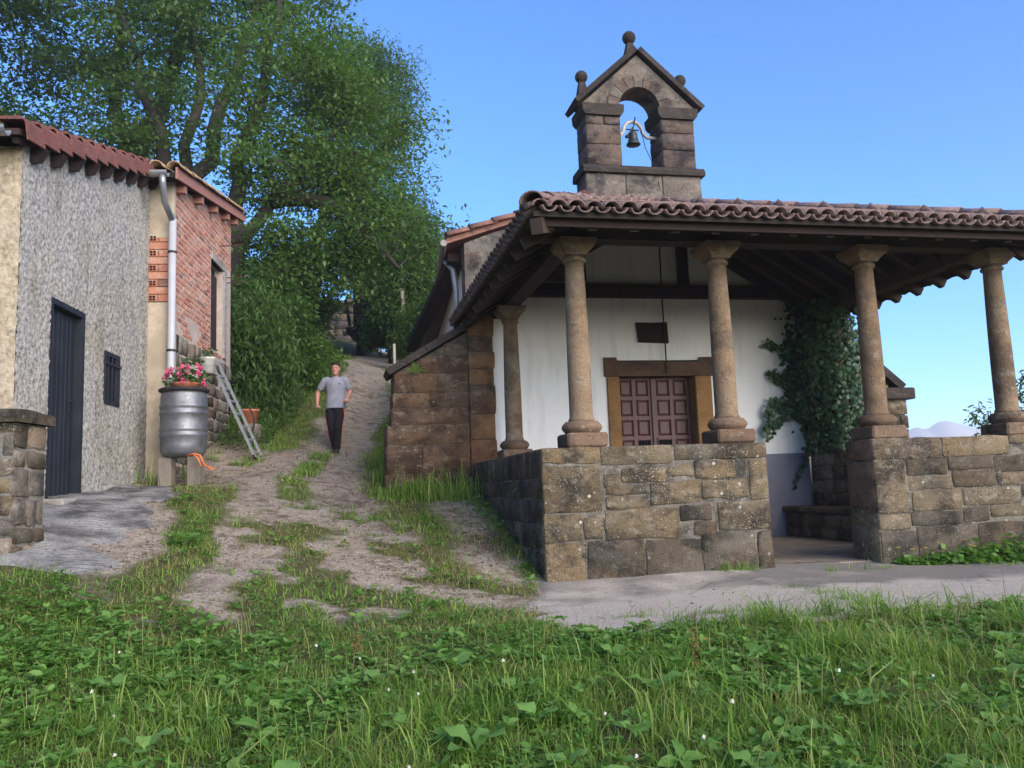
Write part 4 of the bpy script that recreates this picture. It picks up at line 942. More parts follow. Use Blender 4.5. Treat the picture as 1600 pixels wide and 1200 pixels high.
# roof
sd_ = Vector((0, 1, .293)).normalized()
rf = SH('roof', MB().add([(-4.4, -.56, verge_z(-.56)+.06), (.10, -.56, verge_z(-.56)+.06), (.10, 3.44, verge_z(3.44)+.06), (-4.4, 3.44, verge_z(3.44)+.06),
   (-4.4, -.56, verge_z(-.56)+.12), (.10, -.56, verge_z(-.56)+.12), (.10, 3.44, verge_z(3.44)+.12), (-4.4, 3.44, verge_z(3.44)+.12)], [(0,3,2,1),(4,5,6,7),(0,1,5,4),(1,2,6,5),(2,3,7,6),(3,0,4,7)]), M_rafter_dk)
def verge_piece():
    mb = MB(); L = .36; prof = [(-.24, .0), (-.24, .028), (-.02, .03), (.02, .005), (.035, -.03), (.04, -.185), (.018, -.185), (.016, -.03), (-.0, .0)]
    mb.prism(prof, 0, L, lambda u, v, t: (u+.012*(1-t/L), t, v+(.05*(1-t/L)))); return mb.mesh('verge_tile', M_verge)
VP = verge_piece(); k = 0; y = -.57
while y < 3.30:
    p = Vector((.13, y, verge_z(y)+.155)); x_ = Vector((1, 0, 0)); z_ = x_.cross(sd_)
    m = Matrix((x_, sd_, z_)).transposed().to_4x4(); m.translation = p; obj('verge_tile', VP, None, rf, MS @ m @ Matrix.Rotation(random.gauss(0, .012), 4, 'Z')); y += .325
ST = tile_mesh('roof_tile', .44, .10, .085, mat=M_tile_yel)
fld = MB()
for i in range(20):
    for k in range(12): add_tile_to(fld, ST, frame_at(Vector((-.22-i*.21, -.59+k*.35, verge_z(-.59+k*.35)+.13)), sd_, (0, -.293, 1)))
for i in range(3): obj('roof_tile', ST, None, rf, MS @ frame_at(Vector((-.20-i*.21, -.64, verge_z(-.64)+.16)), sd_, (0, -.293, 1)))
obj('upper_tiles', fld, M_tile_yel, rf, MS, smooth=True, kind='stuff')
gt = MB(); gy = -.69; gzz = verge_z(-.6)+.0
V = []; F = []
for xi, x in enumerate((-4.4, .06)):
    for k in range(9):
        a = math.pi+math.pi*k/8; V.append((x, gy+.075*math.cos(a), gzz+.08+.075*math.sin(a)))
    for k in range(8, -1, -1):
        a = math.pi+math.pi*k/8; V.append((x, gy+.068*math.cos(a), gzz+.08+.068*math.sin(a)))
for k in range(18): F.append((k, (k+1) % 18, 18+(k+1) % 18, 18+k))
F += [tuple(range(17, -1, -1)), tuple(range(18, 36))]
SH('gutter', MB().add(V, F), M_zinc, smooth=False)
for y in np.arange(-.12, 3.4, .435):
    z = verge_z(y)-.012
    SH('beam_end', MB().prism([(-.3, z+.06), (.135, z+.06), (.135, z-.03), (.07, z-.155), (-.3, z-.155)], y, y+.125, lambda u, v, t: (u, t, v+(t-y)*.29)), M_rafter_dk)
SH('wall_plate', MB().beam((.045, -.5, verge_z(-.5)+.008), (.045, 3.43, verge_z(3.43)+.008), .06, .05), M_rafter_dk)

# ------------------------------------------------------------------ the brick house behind it
BX = .33; H0, H1 = 3.47, 7.05
house = thing('brick_house', 'red hollow-brick building with stone base and brown fascia beyond the grey shed', 'house', MS, (-1.5, 5.3, 1.2))
def HO(name, mb, mat, parent=None, **k): return obj(name, mb, mat, parent or house, MS, **k)
def top2(y): return 5.40+(y-3.3)*.185
WB = (5.62, 6.42, 3.42, 4.93)
core = MB()
core.prism([(H0+.02, .8), (H1-.02, .8), (H1-.02, top2(H1)), (H0+.02, top2(H0))], -4, BX-.30, lambda u, v, t: (t, u, v))
core.prism([(H0+.02, .8), (WB[0], .8), (WB[0], top2(WB[0])), (H0+.02, top2(H0))], BX-.30, BX-.02, lambda u, v, t: (t, u, v))
core.prism([(WB[1], .8), (H1-.02, .8), (H1-.02, top2(H1)), (WB[1], top2(WB[1]))], BX-.30, BX-.02, lambda u, v, t: (t, u, v))
core.box(BX-.30, BX-.02, WB[0]+.001, WB[1]-.001, .8, WB[2]); core.prism([(WB[0]+.001, WB[3]), (WB[1]-.001, WB[3]), (WB[1]-.001, top2(WB[1])), (WB[0]+.001, top2(WB[0]))], BX-.30, BX-.02, lambda u, v, t: (t, u, v))
hw = HO('wall', core, M_brickmort)
# bricks: a course every 8.3 cm
def brickf(y0, y1, z0, z1):
    j = lambda s: random.uniform(-s, s); n0 = BX-.012+j(.006)
    mb = MB(); a = .006
    mb.add([(BX-.10, y0, z0), (BX-.10, y1, z0), (BX-.10, y1, z1), (BX-.10, y0, z1), (n0-a, y0, z0+j(.003)), (n0-a, y1, z0+j(.003)), (n0-a, y1, z1+j(.003)), (n0-a, y0, z1+j(.003)),
            (n0, y0+a, z0+a), (n0, y1-a, z0+a), (n0, y1-a, z1-a), (n0, y0+a, z1-a)],
           [(0,1,5,4),(1,2,6,5),(2,3,7,6),(3,0,4,7),(4,5,9,8),(5,6,10,9),(6,7,11,10),(7,4,8,11),(8,9,10,11)])
    return mb
spots = []; z = 3.33; row = 0   # joints of about 2 cm
while z < 6.05:
    y = H0+.03-(.13 if row % 2 else 0)
    while y < H1:
        a, b = max(y, H0+.03), min(y+.238, H1-.33 if z < 5.0 else H1-.02); zt = z+.062
        if b-a > .06 and zt < top2(b)-.02 and zt < top2(a)-.02:
            segs = [(a, b)]
            if WB[2]-.05 < z < WB[3]+.14:
                segs = [(max(a, c), min(b, d)) for c, d in ((0, WB[0]-.03), (WB[1]+.20, 99)) if min(b, d)-max(a, c) > .05]
            for c, d in segs:
                if not (z < 3.62 and vnoise(c*2.2, z*3, 0, 5) < .45+.2*(3.62-z)): spots.append((c, d, z, zt))
        y += .257
    z += .083; row += 1
spots.sort(key=lambda q: q[0]); st_b = MB()
for i, q_ in enumerate(spots):
    b = brickf(*q_)
    if i < 288: obj('brick', b, M_brick, hw, MS)
    else: st_b.add(b.v, b.f)
obj('far_bricks', st_b, M_brick, hw, MS, kind='stuff')
# front face strip: plaster, hollow bricks laid end on, plaster
HO('plaster_strip', MB().bbox(-.08, BX-.004, H0-.012, H0+.10, 4.63, 5.48, .008), M_plaster)
HO('plaster_strip', MB().bbox(-.10, BX+.02, H0-.018, H0+.12, .9, 3.70, .012), M_plaster)
z = 3.715; k = 0
while z < 4.58:
    if k % 2: segs = [(-.03, BX)]
    else: segs = [(-.06, .12), (.13, BX)]
    for si, (a, b) in enumerate(segs):
        br = HO('brick', MB().bbox(a, b, H0-.008, H0+.10, z, z+.10, .006), M_brick, hw)
        if not k % 2 and si == 0:
            hl = MB()
            for i in range(3):
                for j in range(2): hl.box(a+.03+i*.044, a+.062+i*.044, H0-.0125, H0-.0085, z+.016+j*.038, z+.044+j*.038)
            hl_ = HO('brick_hole_shade', hl, M_blackglass, hw); hl_['kind'] = 'stuff'  # flat black tabs paint the shade inside the brick holes
    z += .108; k += 1
# stone base
lay(courses(H0+.03, H1-.02, 1.0, 3.30, (.16, .30), .2, .5, .03), lambda u, v, n: (BX-n*-1-.012, u, v), [M_rubble, M_rubble, M_mortar, M_dark_para, M_gable], hw, MS, proud=.01, rough=.03, jit=.03)
# window with concrete surround and dark shutters
sr = MB(); sr.bbox(BX-.10, BX+.012, WB[0]-.03, WB[1]+.20, WB[3], WB[3]+.14, .01); HO('lintel', sr, M_concrete)
HO('window_jamb', MB().bbox(BX-.10, BX+.014, WB[1]+.002, WB[1]+.16, WB[2]-.05, WB[3]-.002, .01), M_concrete)
wf = HO('window', MB().box(BX-.20, BX-.16, WB[0]+.001, WB[1]-.001, WB[2]+.001, WB[3]-.001), M_rafter_dk)
for k in range(2):
    a = WB[0]+.02+k*.39; HO('shutter', MB().bbox(BX-.155, BX-.115, a, a+.38, WB[2]+.02, WB[3]-(.3 if k == 0 else .12), .006), M_rafter_dk, wf)
for y, z in ((6.2, 5.32), (6.62, 4.86), (6.75, 4.80)): HO('iron_rod', MB().tube([(BX-.1, y, z), (BX+.35, y-.05, z+.01)], .010, 6), M_rust)
# roof
h2 = Vector((0, 1, .185)).normalized()
rz0 = top2(3.15)
rf2 = HO('roof', MB().prism([(3.10, top2(3.10)+.03), (7.42, top2(7.42)+.03), (7.42, top2(7.42)+.10), (3.10, top2(3.10)+.10)], -4.2, .46, lambda u, v, t: (t, u, v)), M_board)
HO('fascia', MB().prism([(3.06, top2(3.06)+.0), (7.46, top2(7.46)+.0), (7.46, top2(7.46)+.165), (3.06, top2(3.06)+.165)], .462, .49, lambda u, v, t: (t, u, v)), M_fascia, rf2)
for y in (3.62, 4.55, 5.45, 6.3, 6.95): HO('purlin_end', MB().beam((BX-.3, y, top2(y)-.05), (.45, y, top2(y)-.05), .11, .14), M_fascia, rf2)
for k in range(12):
    y = 3.02+k*.365; obj('roof_tile', ST, None, rf2, MS @ frame_at(Vector((.45, y, top2(y)+.165)), h2, (0, -.185, 1)))
for i in range(4): obj('roof_tile', ST, None, rf2, MS @ frame_at(Vector((.22-.21*i, 2.98, top2(2.98)+.165)), h2, (0, -.185, 1)))
fld = MB()
for i in range(1, 19):
    for k in range(12): add_tile_to(fld, ST, frame_at(Vector((.44-i*.21, 3.04+k*.36, top2(3.04+k*.36)+.15)), h2, (0, -.185, 1)))
obj('upper_tiles', fld, M_tile_yel, rf2, MS, smooth=True, kind='stuff')
gy, gz2 = 2.93, top2(3.0)+.06
V = []; F = []
for x in (-4.2, .40):
    for k in range(9): a = math.pi+math.pi*k/8; V.append((x, gy+.07*math.cos(a), gz2+.07*math.sin(a)))
    for k in range(8, -1, -1): a = math.pi+math.pi*k/8; V.append((x, gy+.063*math.cos(a), gz2+.063*math.sin(a)))
for k in range(18): F.append((k, (k+1) % 18, 18+(k+1) % 18, 18+k))
F += [tuple(range(17, -1, -1)), tuple(range(18, 36))]
HO('gutter', MB().add(V, F), M_zinc, rf2)
px_, py_ = .34, 3.38
dpp = MB(); dpp.tube([(.33, gy, gz2-.04), (.33, gy, gz2-.16), (.30, 3.15, gz2-.36), (px_, py_, gz2-.55), (px_, py_, 4.85)], .045, 12); HO('downpipe', dpp, M_zinc, smooth=True)
dpp = MB(); dpp.tube([(px_, py_, 4.88), (px_, py_, 2.72), (px_+.01, py_-.03, 2.60), (px_+.07, py_-.12, 2.52), (px_+.22, py_-.26, 2.51)], .052, 14); HO('plastic_pipe', dpp, M_pvc, smooth=True)
for z in (4.4, 3.0): HO('pipe_clip', MB().tube([(px_, py_, z-.015), (px_, py_, z+.015)], .06, 12), M_iron)

# barrel on its posts, lid, strap
bxw, byd = -4.37, 11.0; zb_ = 1.50
barrel = thing('water_barrel', 'dull steel barrel with black lid under the downpipe, on two short posts', 'barrel', I4, (bxw, byd, zb_))
pr = [(.20, .0), (.27, .015), (.305, .07), (.315, .16), (.318, .26), (.330, .275), (.330, .295), (.318, .31), (.318, .335), (.330, .35), (.330, .37), (.320, .385), (.322, .55), (.334, .565), (.334, .585), (.322, .60), (.322, .64), (.334, .655), (.334, .675), (.32, .69), (.318, .80), (.30, .86), (.29, .87)]
pr = [(r_*.92, z_) for r_, z_ in pr]
obj('barrel_body', MB().lathe((bxw, byd, zb_), pr, 36), M_steel, barrel, smooth=True)
obj('lid', MB().lathe((bxw, byd, zb_+.862), [(.31, 0), (.32, .012), (.32, .035), (.305, .045), (.20, .05)], 36), M_rubber, barrel, smooth=True)
for i, (x, d, lab) in enumerate(((-4.56, 10.93, 'weathered short post under the barrel, nearer the wall'), (-4.17, 10.90, 'weathered short post under the barrel, on the track side'))):
    tag(obj('barrel_post', MB().bbox(x-.085, x+.085, d-.09, d+.09, .85, zb_-.002, .012), M_oldwood), lab, 'post')
st = MB(); st.tube([(-4.22, 10.72, 1.50), (-4.10, 10.66, 1.525), (-4.02, 10.66, 1.50), (-3.99, 10.66, 1.42), (-3.94, 10.64, 1.36), (-3.87, 10.63, 1.335)], .014, 7); st.tube([(-4.12, 10.66, 1.52), (-4.05, 10.65, 1.47), (-4.00, 10.64, 1.36)], .012, 7); st.beam((-3.92, 10.63, 1.35), (-3.82, 10.62, 1.31), .05, .02)
tag(obj('orange_strap', st, M_orange, smooth=True), 'orange strap dangling from the bottom rim of the steel barrel', 'strap')
def petals(c, r_, n, mat, name, parent):
    V = []; Qs = []
    for i in range(n):
        p = np.array(c)+np.array([random.gauss(0, 1), random.gauss(0, 1), random.gauss(0, .7)])*r_; a = Vector((random.gauss(0, 1), random.gauss(0, 1), random.gauss(0, 1))).normalized(); b = a.orthogonal(); s_ = .028
        o = len(V); V += [tuple(p+np.array(a)*s_), tuple(p+np.array(b)*s_*.8), tuple(p-np.array(a)*s_), tuple(p-np.array(b)*s_*.8)]; Qs.append((o, o+1, o+2, o+3))
    return obj(name, fast(name, V, Qs, mat=mat), None, parent)
def leaves_mesh(name, P, size, mat, D=None, asp=.55, droop=.3, smooth=False):
    """rhombic leaves folded a little along the midrib; P (n,3)"""
    n = len(P); P = np.asarray(P, float); size = np.broadcast_to(size, (n,))
    a = rng.uniform(0, 2*np.pi, n); tilt = rng.normal(-droop, .45, n)
    d = np.stack([np.cos(a)*np.cos(tilt), np.sin(a)*np.cos(tilt), np.sin(tilt)], -1) if D is None else D
    up = np.stack([rng.normal(0, .45, n), rng.normal(0, .45, n), np.ones(n)], -1)
    s = np.cross(d, up); s /= np.linalg.norm(s, axis=1, keepdims=True)+1e-9; nn = np.cross(s, d)
    L = size[:, None]; A = P; B = P+d*L*.45+s*L*asp*.5+nn*L*.06; T = P+d*L+nn*L*-.06; D_ = P+d*L*.45-s*L*asp*.5+nn*L*.06
    V = np.stack([A, B, T, D_], 1).reshape(-1, 3); q = np.arange(n*4).reshape(n, 4)
    return fast(name, V, q, mat=mat, smooth=smooth)
def oval_leaves(name, P, size, mat, D, wid=.5):
    n = len(P); P = np.asarray(P, float); L = np.broadcast_to(size, (n,))[:, None]
    up = np.stack([rng.normal(0, .3, n), rng.normal(0, .3, n), np.ones(n)], -1)
    s = np.cross(D, up); s /= np.linalg.norm(s, axis=1, keepdims=True)+1e-9; nn = np.cross(s, D); w = L*wid*.5
    cv = rng.uniform(-.25, .05, n)[:, None]*L
    A = P; M1 = P+D*L*.36+nn*(.02*L); M2 = P+D*L*.72+nn*cv*.5; T = P+D*L+nn*cv*1.3
    L1 = M1+s*w+nn*L*.07; R1 = M1-s*w+nn*L*.07; L2 = M2+s*w*.82+nn*L*.06; R2 = M2-s*w*.82+nn*L*.06
    V = np.stack([A, M1, M2, T, L1, R1, L2, R2], 1).reshape(-1, 3); o = np.arange(n)[:, None]*8
    q = np.concatenate([o+np.array([[4, 6, 2, 1]]), o+np.array([[1, 2, 7, 5]])])
    t3 = np.concatenate([o+np.array([[0, 4, 1]]), o+np.array([[0, 1, 5]]), o+np.array([[6, 3, 2]]), o+np.array([[2, 3, 7]])])
    return fast(name, V, q, t3, mat=mat, smooth=True)
def potted(name, lab, c, pot_prof, pot_mat, petal=None, nleaf=160, spread=.13, leafm=None, M=I4):
    t_ = thing(name, lab, 'potted plant', M, c)
    obj('pot', MB().lathe(c, pot_prof, 20), pot_mat, t_, M, smooth=True)
    h = pot_prof[-1][1]
    P = np.c_[rng.normal(c[0], spread, nleaf), rng.normal(c[1], spread*.8, nleaf), c[2]+h+np.abs(rng.normal(.06, spread*.55, nleaf))]
    obj('foliage', leaves_mesh('foliage', P, rng.uniform(.05, .09, nleaf), leafm or L_a, asp=.8), None, t_, M)
    if petal:
        for cl in petal: 
            V = []; Qs = []
            p0 = np.array(cl)
            for i in range(22):
                p = p0+rng.normal(0, .022, 3); a = Vector(rng.normal(0, 1, 3)).normalized(); b = a.orthogonal(); o = len(V)
                V += [tuple(p+np.array(a)*.017), tuple(p+np.array(b)*.015), tuple(p-np.array(a)*.017), tuple(p-np.array(b)*.015)]; Qs.append((o, o+1, o+2, o+3))
            obj('blossom', fast('blossom', V, Qs, mat=M_petal_p), None, t_, M)
    return t_
zl = zb_+.91
potted('geranium_pot', 'low pot of pink and red geraniums standing on the black barrel lid', (bxw+.02, byd, zl), [(.14, 0), (.17, .05), (.18, .06), (.18, .075)], M_pot,
       [(bxw-.15, byd-.1, zl+.24), (bxw-.02, byd-.12, zl+.17), (bxw+.10, byd-.13, zl+.26), (bxw+.22, byd-.1, zl+.18), (bxw+.28, byd-.05, zl+.05), (bxw+.05, byd-.15, zl+.09), (bxw-.22, byd-.05, zl+.18), (bxw+.19, byd, zl+.29), (bxw-.08, byd+.05, zl+.30)], 240, .14)
# two shelves with white pots on the wall, smaller things beyond
SHELF = MB().bbox(0, .26, 0, .34, -.03, 0, .005).beam((.02, .17, -.16), (.22, .17, -.03), .02, .02, (0, 1, 0))
for (y, z, lab, lab2) in ((3.75, 2.62, 'small shelf with white pot on the stone base, just right of the downpipe', 'white pot on the shelf just right of the downpipe'), (4.62, 2.88, 'small shelf with white pot and seedlings, farther along the wall above the ladder side', 'white pot with pale seedlings on the farther wall shelf')):
    s_ = tag(obj('wall_shelf', SHELF, M_concrete, None, MS @ Matrix.Translation((BX+.01, y, z))), lab, 'shelf')
    c = MS @ Vector((BX+.15, y+.16, z+.001))
    potted('white_pot', lab2, tuple(c), [(.09, 0), (.115, .21), (.125, .215), (.125, .235)], M_whitepot, None, 50, .07, L_f)
c = MS @ Vector((BX+.42, 6.55, 0)); c.z = float(gz(c.x, c.y))-.01
potted('terracotta_planter', 'terracotta pot of yellowish weeds on the ground behind the ladder', tuple(c+Vector((0, 0, .33))), [(.12, 0), (.16, .22), (.175, .225), (.175, .26)], M_pot, None, 60, .09, L_b)
tag(obj('stone_block', stone(-.16, .16, -.02, .34, lambda u, v, n: (c.x+u, c.y-.14-n, c.z+v), depth=.3, nx=4, ny=4), M_rubble, smooth=True), 'rough stone block under the terracotta pot behind the ladder', 'stone')
hs = MB(); c2_ = MS @ Vector((BX+.30, 5.9, 0)); zg = float(gz(c2_.x, c2_.y))
hs.tube([(c2_.x-.12+.0, c2_.y+.1, zg+.62)] + [(c2_.x+.08+.26*math.sin(a), c2_.y, zg+.40+.34*math.cos(a)) for a in np.linspace(-.6, 2.5, 14)], .013, 7)
tag(obj('garden_hose', hs, M_rubber, smooth=True), 'black hose hanging in a loop at the foot of the stone base behind the ladder', 'hose')

# ladder
lad = thing('ladder', 'aluminium ladder leaning against the stone base of the brick house', 'ladder', I4, (-4.05, 14.0, 1.8))
top_ = MS @ Vector((BX+.06, 5.45, 3.22)); 
ft = Vector((-3.98, 13.0, 0)); ft.z = float(gz(ft.x, ft.y))
wd = Vector((MS.to_3x3() @ Vector((.12, 1, 0)))).normalized()*.36
for s_ in (-.5, .5): obj('rail', MB().beam(ft+wd*s_+Vector((0, 0, .01)), top_+wd*s_, .028, .075, wd), M_alu, lad)
for k in range(8):
    f = .06+.125*k; p = ft.lerp(top_, f); obj('rung', MB().beam(p-wd*.46, p+wd*.46, .035, .03), M_alu, lad)
for s_ in (-.5, .5): obj('foot', MB().beam(ft+wd*s_, ft+wd*s_+(top_-ft)*.03, .034, .085, wd), M_rubber, lad)

# stone gate pillar at the left edge
gp = thing('stone_pillar', 'rough stone gate pillar with a dark overhanging cap slab in front of the navy door', 'pillar', I4, (-3.95, 6.6, .5))
PX0, PX1, PD = -4.5, -3.915, 6.5
obj('core', MB().box(PX0, PX1-.010, PD+.010, PD+.46, .2, 1.60), M_mortar, gp)
pl_f = lambda u, v, n: (u, PD-n, v); pl_r = lambda u, v, n: (PX1+n, u, v)
def cj(c0): return courses(*c0)
lay(courses(PX0, PX1, .32, 1.60, (.11, .26), .14, .34, .022), pl_f, [M_rubble, M_rubble, M_para, M_dark_para, M_gable], gp, I4, proud=.006, rough=.022, jit=.022)
lay(courses(PD+.012, PD+.46, .32, 1.60, (.13, .26), .16, .36, .022), pl_r, [M_rubble, M_gable, M_dark_para], gp, I4, proud=.01, rough=.025, jit=.02)
obj('cap_slab', stone(PX0-.06, PX1+.055, PD-.07, PD+.50, lambda u, v, n: (u, v, 1.69+n), proud=.012, rough=.03, depth=.088, jit=.02, nx=9, ny=7), M_dark_para, gp, smooth=False)
# ------------------------------------------------------------------ the running man
PXW, PDW = -3.39, 15.8; PZ = float(gz(PXW, PDW))
man = thing('person', 'man in light grey T-shirt and black trousers with orange side stripe jogging down the track', 'person', I4, (PXW, PDW, PZ))
MP = Matrix.Translation((PXW, PDW, PZ))
def body(name, mb, mat, vox, smooth_it=4, parent=None):
    o = obj(name, mb, mat, parent or man, MP, smooth=True)
    r_ = o.modifiers.new('remesh', 'REMESH'); r_.mode = 'VOXEL'; r_.voxel_size = vox; r_.use_smooth_shade = True
    s_ = o.modifiers.new('smooth', 'SMOOTH'); s_.factor = .5; s_.iterations = smooth_it
    return o
def limb(mb, pts, rad, n=14):
    P = [Vector(p) for p in pts]; out = []; rr = []
    for i in range(len(P)-1):
        for k in range(5):
            f = k/5; out.append(P[i].lerp(P[i+1], f)); rr.append(rad[i]+(rad[i+1]-rad[i])*f)
    out.append(P[-1]); rr.append(rad[-1]); mb.tube(out, rr, n)
    mb.ball(P[0], rad[0]*.99); mb.ball(P[-1], rad[-1]*.99)
# joints, metres from the point between the feet; -Y is towards the camera
shR, elR, wrR = (-.185, .01, 1.405), (-.345, .06, 1.185), (-.325, -.06, .965)
shL, elL, wrL = (.185, .01, 1.405), (.270, .10, 1.185), (.262, -.10, 1.035)
hpR, knR, anR = (-.09, 0, .90), (-.055, -.06, .48), (-.03, .10, .115)
hpL, knL, anL = (.09, 0, .90), (.075, -.10, .48), (.03, -.02, .085)
sk = MB()
sk.loft([(0.012, .02, .86, .14, .09), (0.012, .02, .95, .145, .10), (0.012, .02, 1.1, .135, .095), (0.012, .015, 1.3, .165, .11), (.012, .01, 1.40, .155, .095), (.014, .005, 1.45, .075, .07)], 20)
limb(sk, [(.014, .01, 1.42), (.018, -.01, 1.50), (.02, -.02, 1.55)], [.064, .056, .058])
for a, b, c in ((shR, elR, wrR), (shL, elL, wrL)): limb(sk, [a, tuple((Vector(a)*.55+Vector(b)*.45)), b, tuple(Vector(b)*.68+Vector(c)*.32), c], [.056, .047, .040, .042, .028])
for a, b, c in ((hpR, knR, anR), (hpL, knL, anL)): limb(sk, [a, b, c], [.075, .052, .040])
def hand(wr, el, inward):
    w = Vector(wr); d = (w-Vector(el)).normalized(); side = Vector((inward, 0, 0)); side = (side-d*side.dot(d)).normalized(); nrm = d.cross(side)*inward
    pc_ = w+d*.055
    sk.add([], [])
    sk.tube([w-d*.01, w+d*.03, w+d*.085], [.027, .034, .034], 12); sk.ball(w+d*.085, .033)
    for k in range(4):
        r0 = w+d*(.088-.004*abs(k-1.2))+nrm*(.030-.020*k)
        L = (.036, .041, .039, .030)[k]; f1 = (d*.75+side*.65).normalized(); f2 = (side*.9-d*.35).normalized(); f3 = (-d*.8+side*.2).normalized()
        p1 = r0+f1*L; p2 = p1+f2*L*.7; p3 = p2+f3*L*.55
        sk.tube([r0-d*.02, r0, p1, p2, p3], [.0105, .0105, .010, .0095, .0085], 8)
    t0 = w+d*.035+nrm*.028; sk.tube([t0-nrm*.015, t0, t0+d*.03+nrm*.016+side*.012, t0+d*.055+nrm*.010+side*.030], [.013, .013, .0115, .0095], 8)
hand(wrR, elR, 1); hand(wrL, elL, -1)
# head, turned a touch downhill
hc = Vector((.022, -.03, 1.625))
sk.loft([(hc.x, hc.y+dy, hc.z+dz, rx, ry) for dz, rx, ry, dy in ((-.135, .012, .015, -.045), (-.128, .034, .035, -.04), (-.11, .050, .060, -.022), (-.085, .060, .078, -.008), (-.05, .069, .088, .0), (-.01, .074, .094, .004), (.03, .077, .098, .006), (.065, .074, .096, .008), (.095, .062, .082, .01), (.115, .042, .058, .01), (.125, .012, .02, .01))], 24)
sk.add([(hc.x-.010, hc.y-.088, hc.z+.012), (hc.x+.010, hc.y-.088, hc.z+.012), (hc.x+.019, hc.y-.088, hc.z-.040), (hc.x-.019, hc.y-.088, hc.z-.040), (hc.x, hc.y-.118, hc.z-.034), (hc.x, hc.y-.06, hc.z-.02)], [(0,1,4),(1,2,4),(2,3,4),(3,0,4),(1,0,5),(2,1,5),(3,2,5),(0,3,5)])
sk.tube([(hc.x-.05, hc.y-.076, hc.z+.026), (hc.x, hc.y-.090, hc.z+.024), (hc.x+.05, hc.y-.076, hc.z+.026)], .010, 8)
sk.ball((hc.x, hc.y-.075, hc.z-.108), .022, .02, .018)
for s_ in (-1, 1): sk.ball((hc.x+s_*.079, hc.y+.012, hc.z-.012), .012, .022, .033)
bd = body('body', sk, M_skin, .0065, 2)
for s_ in (-1, 1):
    e = obj('eye', MB().ball((hc.x+s_*.031, hc.y-.080, hc.z+.004), .0125, .009, .009), M_eye, bd, MP, smooth=True)
    obj('iris', MB().ball((hc.x+s_*.031, hc.y-.0865, hc.z+.003), .0062, .004, .0062), M_hair, bd, MP, smooth=True)
    obj('eyebrow', MB().tube([(hc.x+s_*.014, hc.y-.0965, hc.z+.022), (hc.x+s_*.034, hc.y-.0935, hc.z+.027), (hc.x+s_*.052, hc.y-.081, hc.z+.021)], [.004, .005, .003], 6), M_hair, bd, MP)
obj('mouth', MB().tube([(hc.x-.024, hc.y-.080, hc.z-.070), (hc.x, hc.y-.089, hc.z-.068), (hc.x+.024, hc.y-.080, hc.z-.070)], [.003, .0055, .003], 8), M_lip, bd, MP, smooth=True)
hr = MB(); hr.loft([(hc.x, hc.y+dy, hc.z+dz, rx, ry) for dz, rx, ry, dy in ((-.04, .077, .052, .055), (.0, .082, .072, .036), (.035, .083, .080, .030), (.055, .084, .100, .012), (.085, .078, .100, .008), (.115, .060, .078, .01), (.136, .03, .04, .01))], 22)
for i in range(26):
    a = random.uniform(0, 6.28); r_ = random.uniform(.2, .9); hr.ball((hc.x+.066*r_*math.cos(a), hc.y+.01+.085*r_*math.sin(a), hc.z+.128-.05*r_*r_), random.uniform(.012, .02))
body('hair', hr, M_hair, .007, 1)
sh = MB()
sh.loft([(.012, .02, .862, .196, .146), (.012, .02, .885, .196, .146), (.012, .02, 1.0, .186, .134), (.012, .018, 1.12, .170, .115), (.012, .015, 1.25, .184, .122), (.012, .01, 1.34, .192, .122), (.012, .008, 1.40, .176, .108), (.012, .006, 1.44, .125, .088), (.014, .004, 1.468, .072, .07)], 26)
for a, b in ((shR, elR), (shL, elL)):
    v = Vector(a).lerp(Vector(b), .62); limb(sh, [Vector(a)+Vector((-.05 if a[0] > 0 else .05, 0, .0)), a, tuple(v)], [.075, .074, .064])
shirt = body('t_shirt', sh, M_shirt, .008, 3)
obj('chest_badge', MB().ball((.105, -.103, 1.325), .012, .006, .014), M_hair, shirt, MP)
for z0_ in (.97, 1.06, 1.16): pass
tr = MB()
tr.loft([(.010, .02, .80, .150, .115), (.010, .02, .86, .168, .118), (.010, .02, .93, .155, .105)], 24)
limb(tr, [(-.085, .01, .84), (-.08, -.02, .72), knR, (-.045, .02, .30), (anR[0], anR[1], .15)], [.098, .098, .078, .074, .068])
limb(tr, [(.085, .01, .84), (.088, -.04, .72), knL, (.055, -.06, .28), (anL[0], anL[1], .12)], [.098, .098, .080, .076, .070])
trs = body('trousers', tr, M_trouser, .008, 3)
for s_, pts in ((1, [(.170, -.03, .92), (.182, -.045, .72), (.152, -.105, .48), (.128, -.075, .28), (.098, -.04, .13)]), (-1, [(-.150, -.03, .90), (-.168, -.045, .72), (-.128, -.080, .48), (-.115, .00, .30), (-.092, .05, .17)])):
    obj('side_stripe', MB().tube(pts, [.010, .011, .011, .010, .009], 6), M_stripe, trs, MP, smooth=True)
for (ax, ay, az), toe in ((anR, .30), (anL, 0)):
    s_ = MB(); zt = max(0, az-.09)
    s_.loft([(ax, ay-.05, zt+.0, .046, .13), (ax, ay-.05, zt+.02, .052, .138), (ax, ay-.045, zt+.045, .050, .125), (ax, ay-.015, zt+.075, .046, .08), (ax, ay+.01, zt+.11, .046, .055)], 18)
    body('shoe', s_, M_shoe, .008, 2)

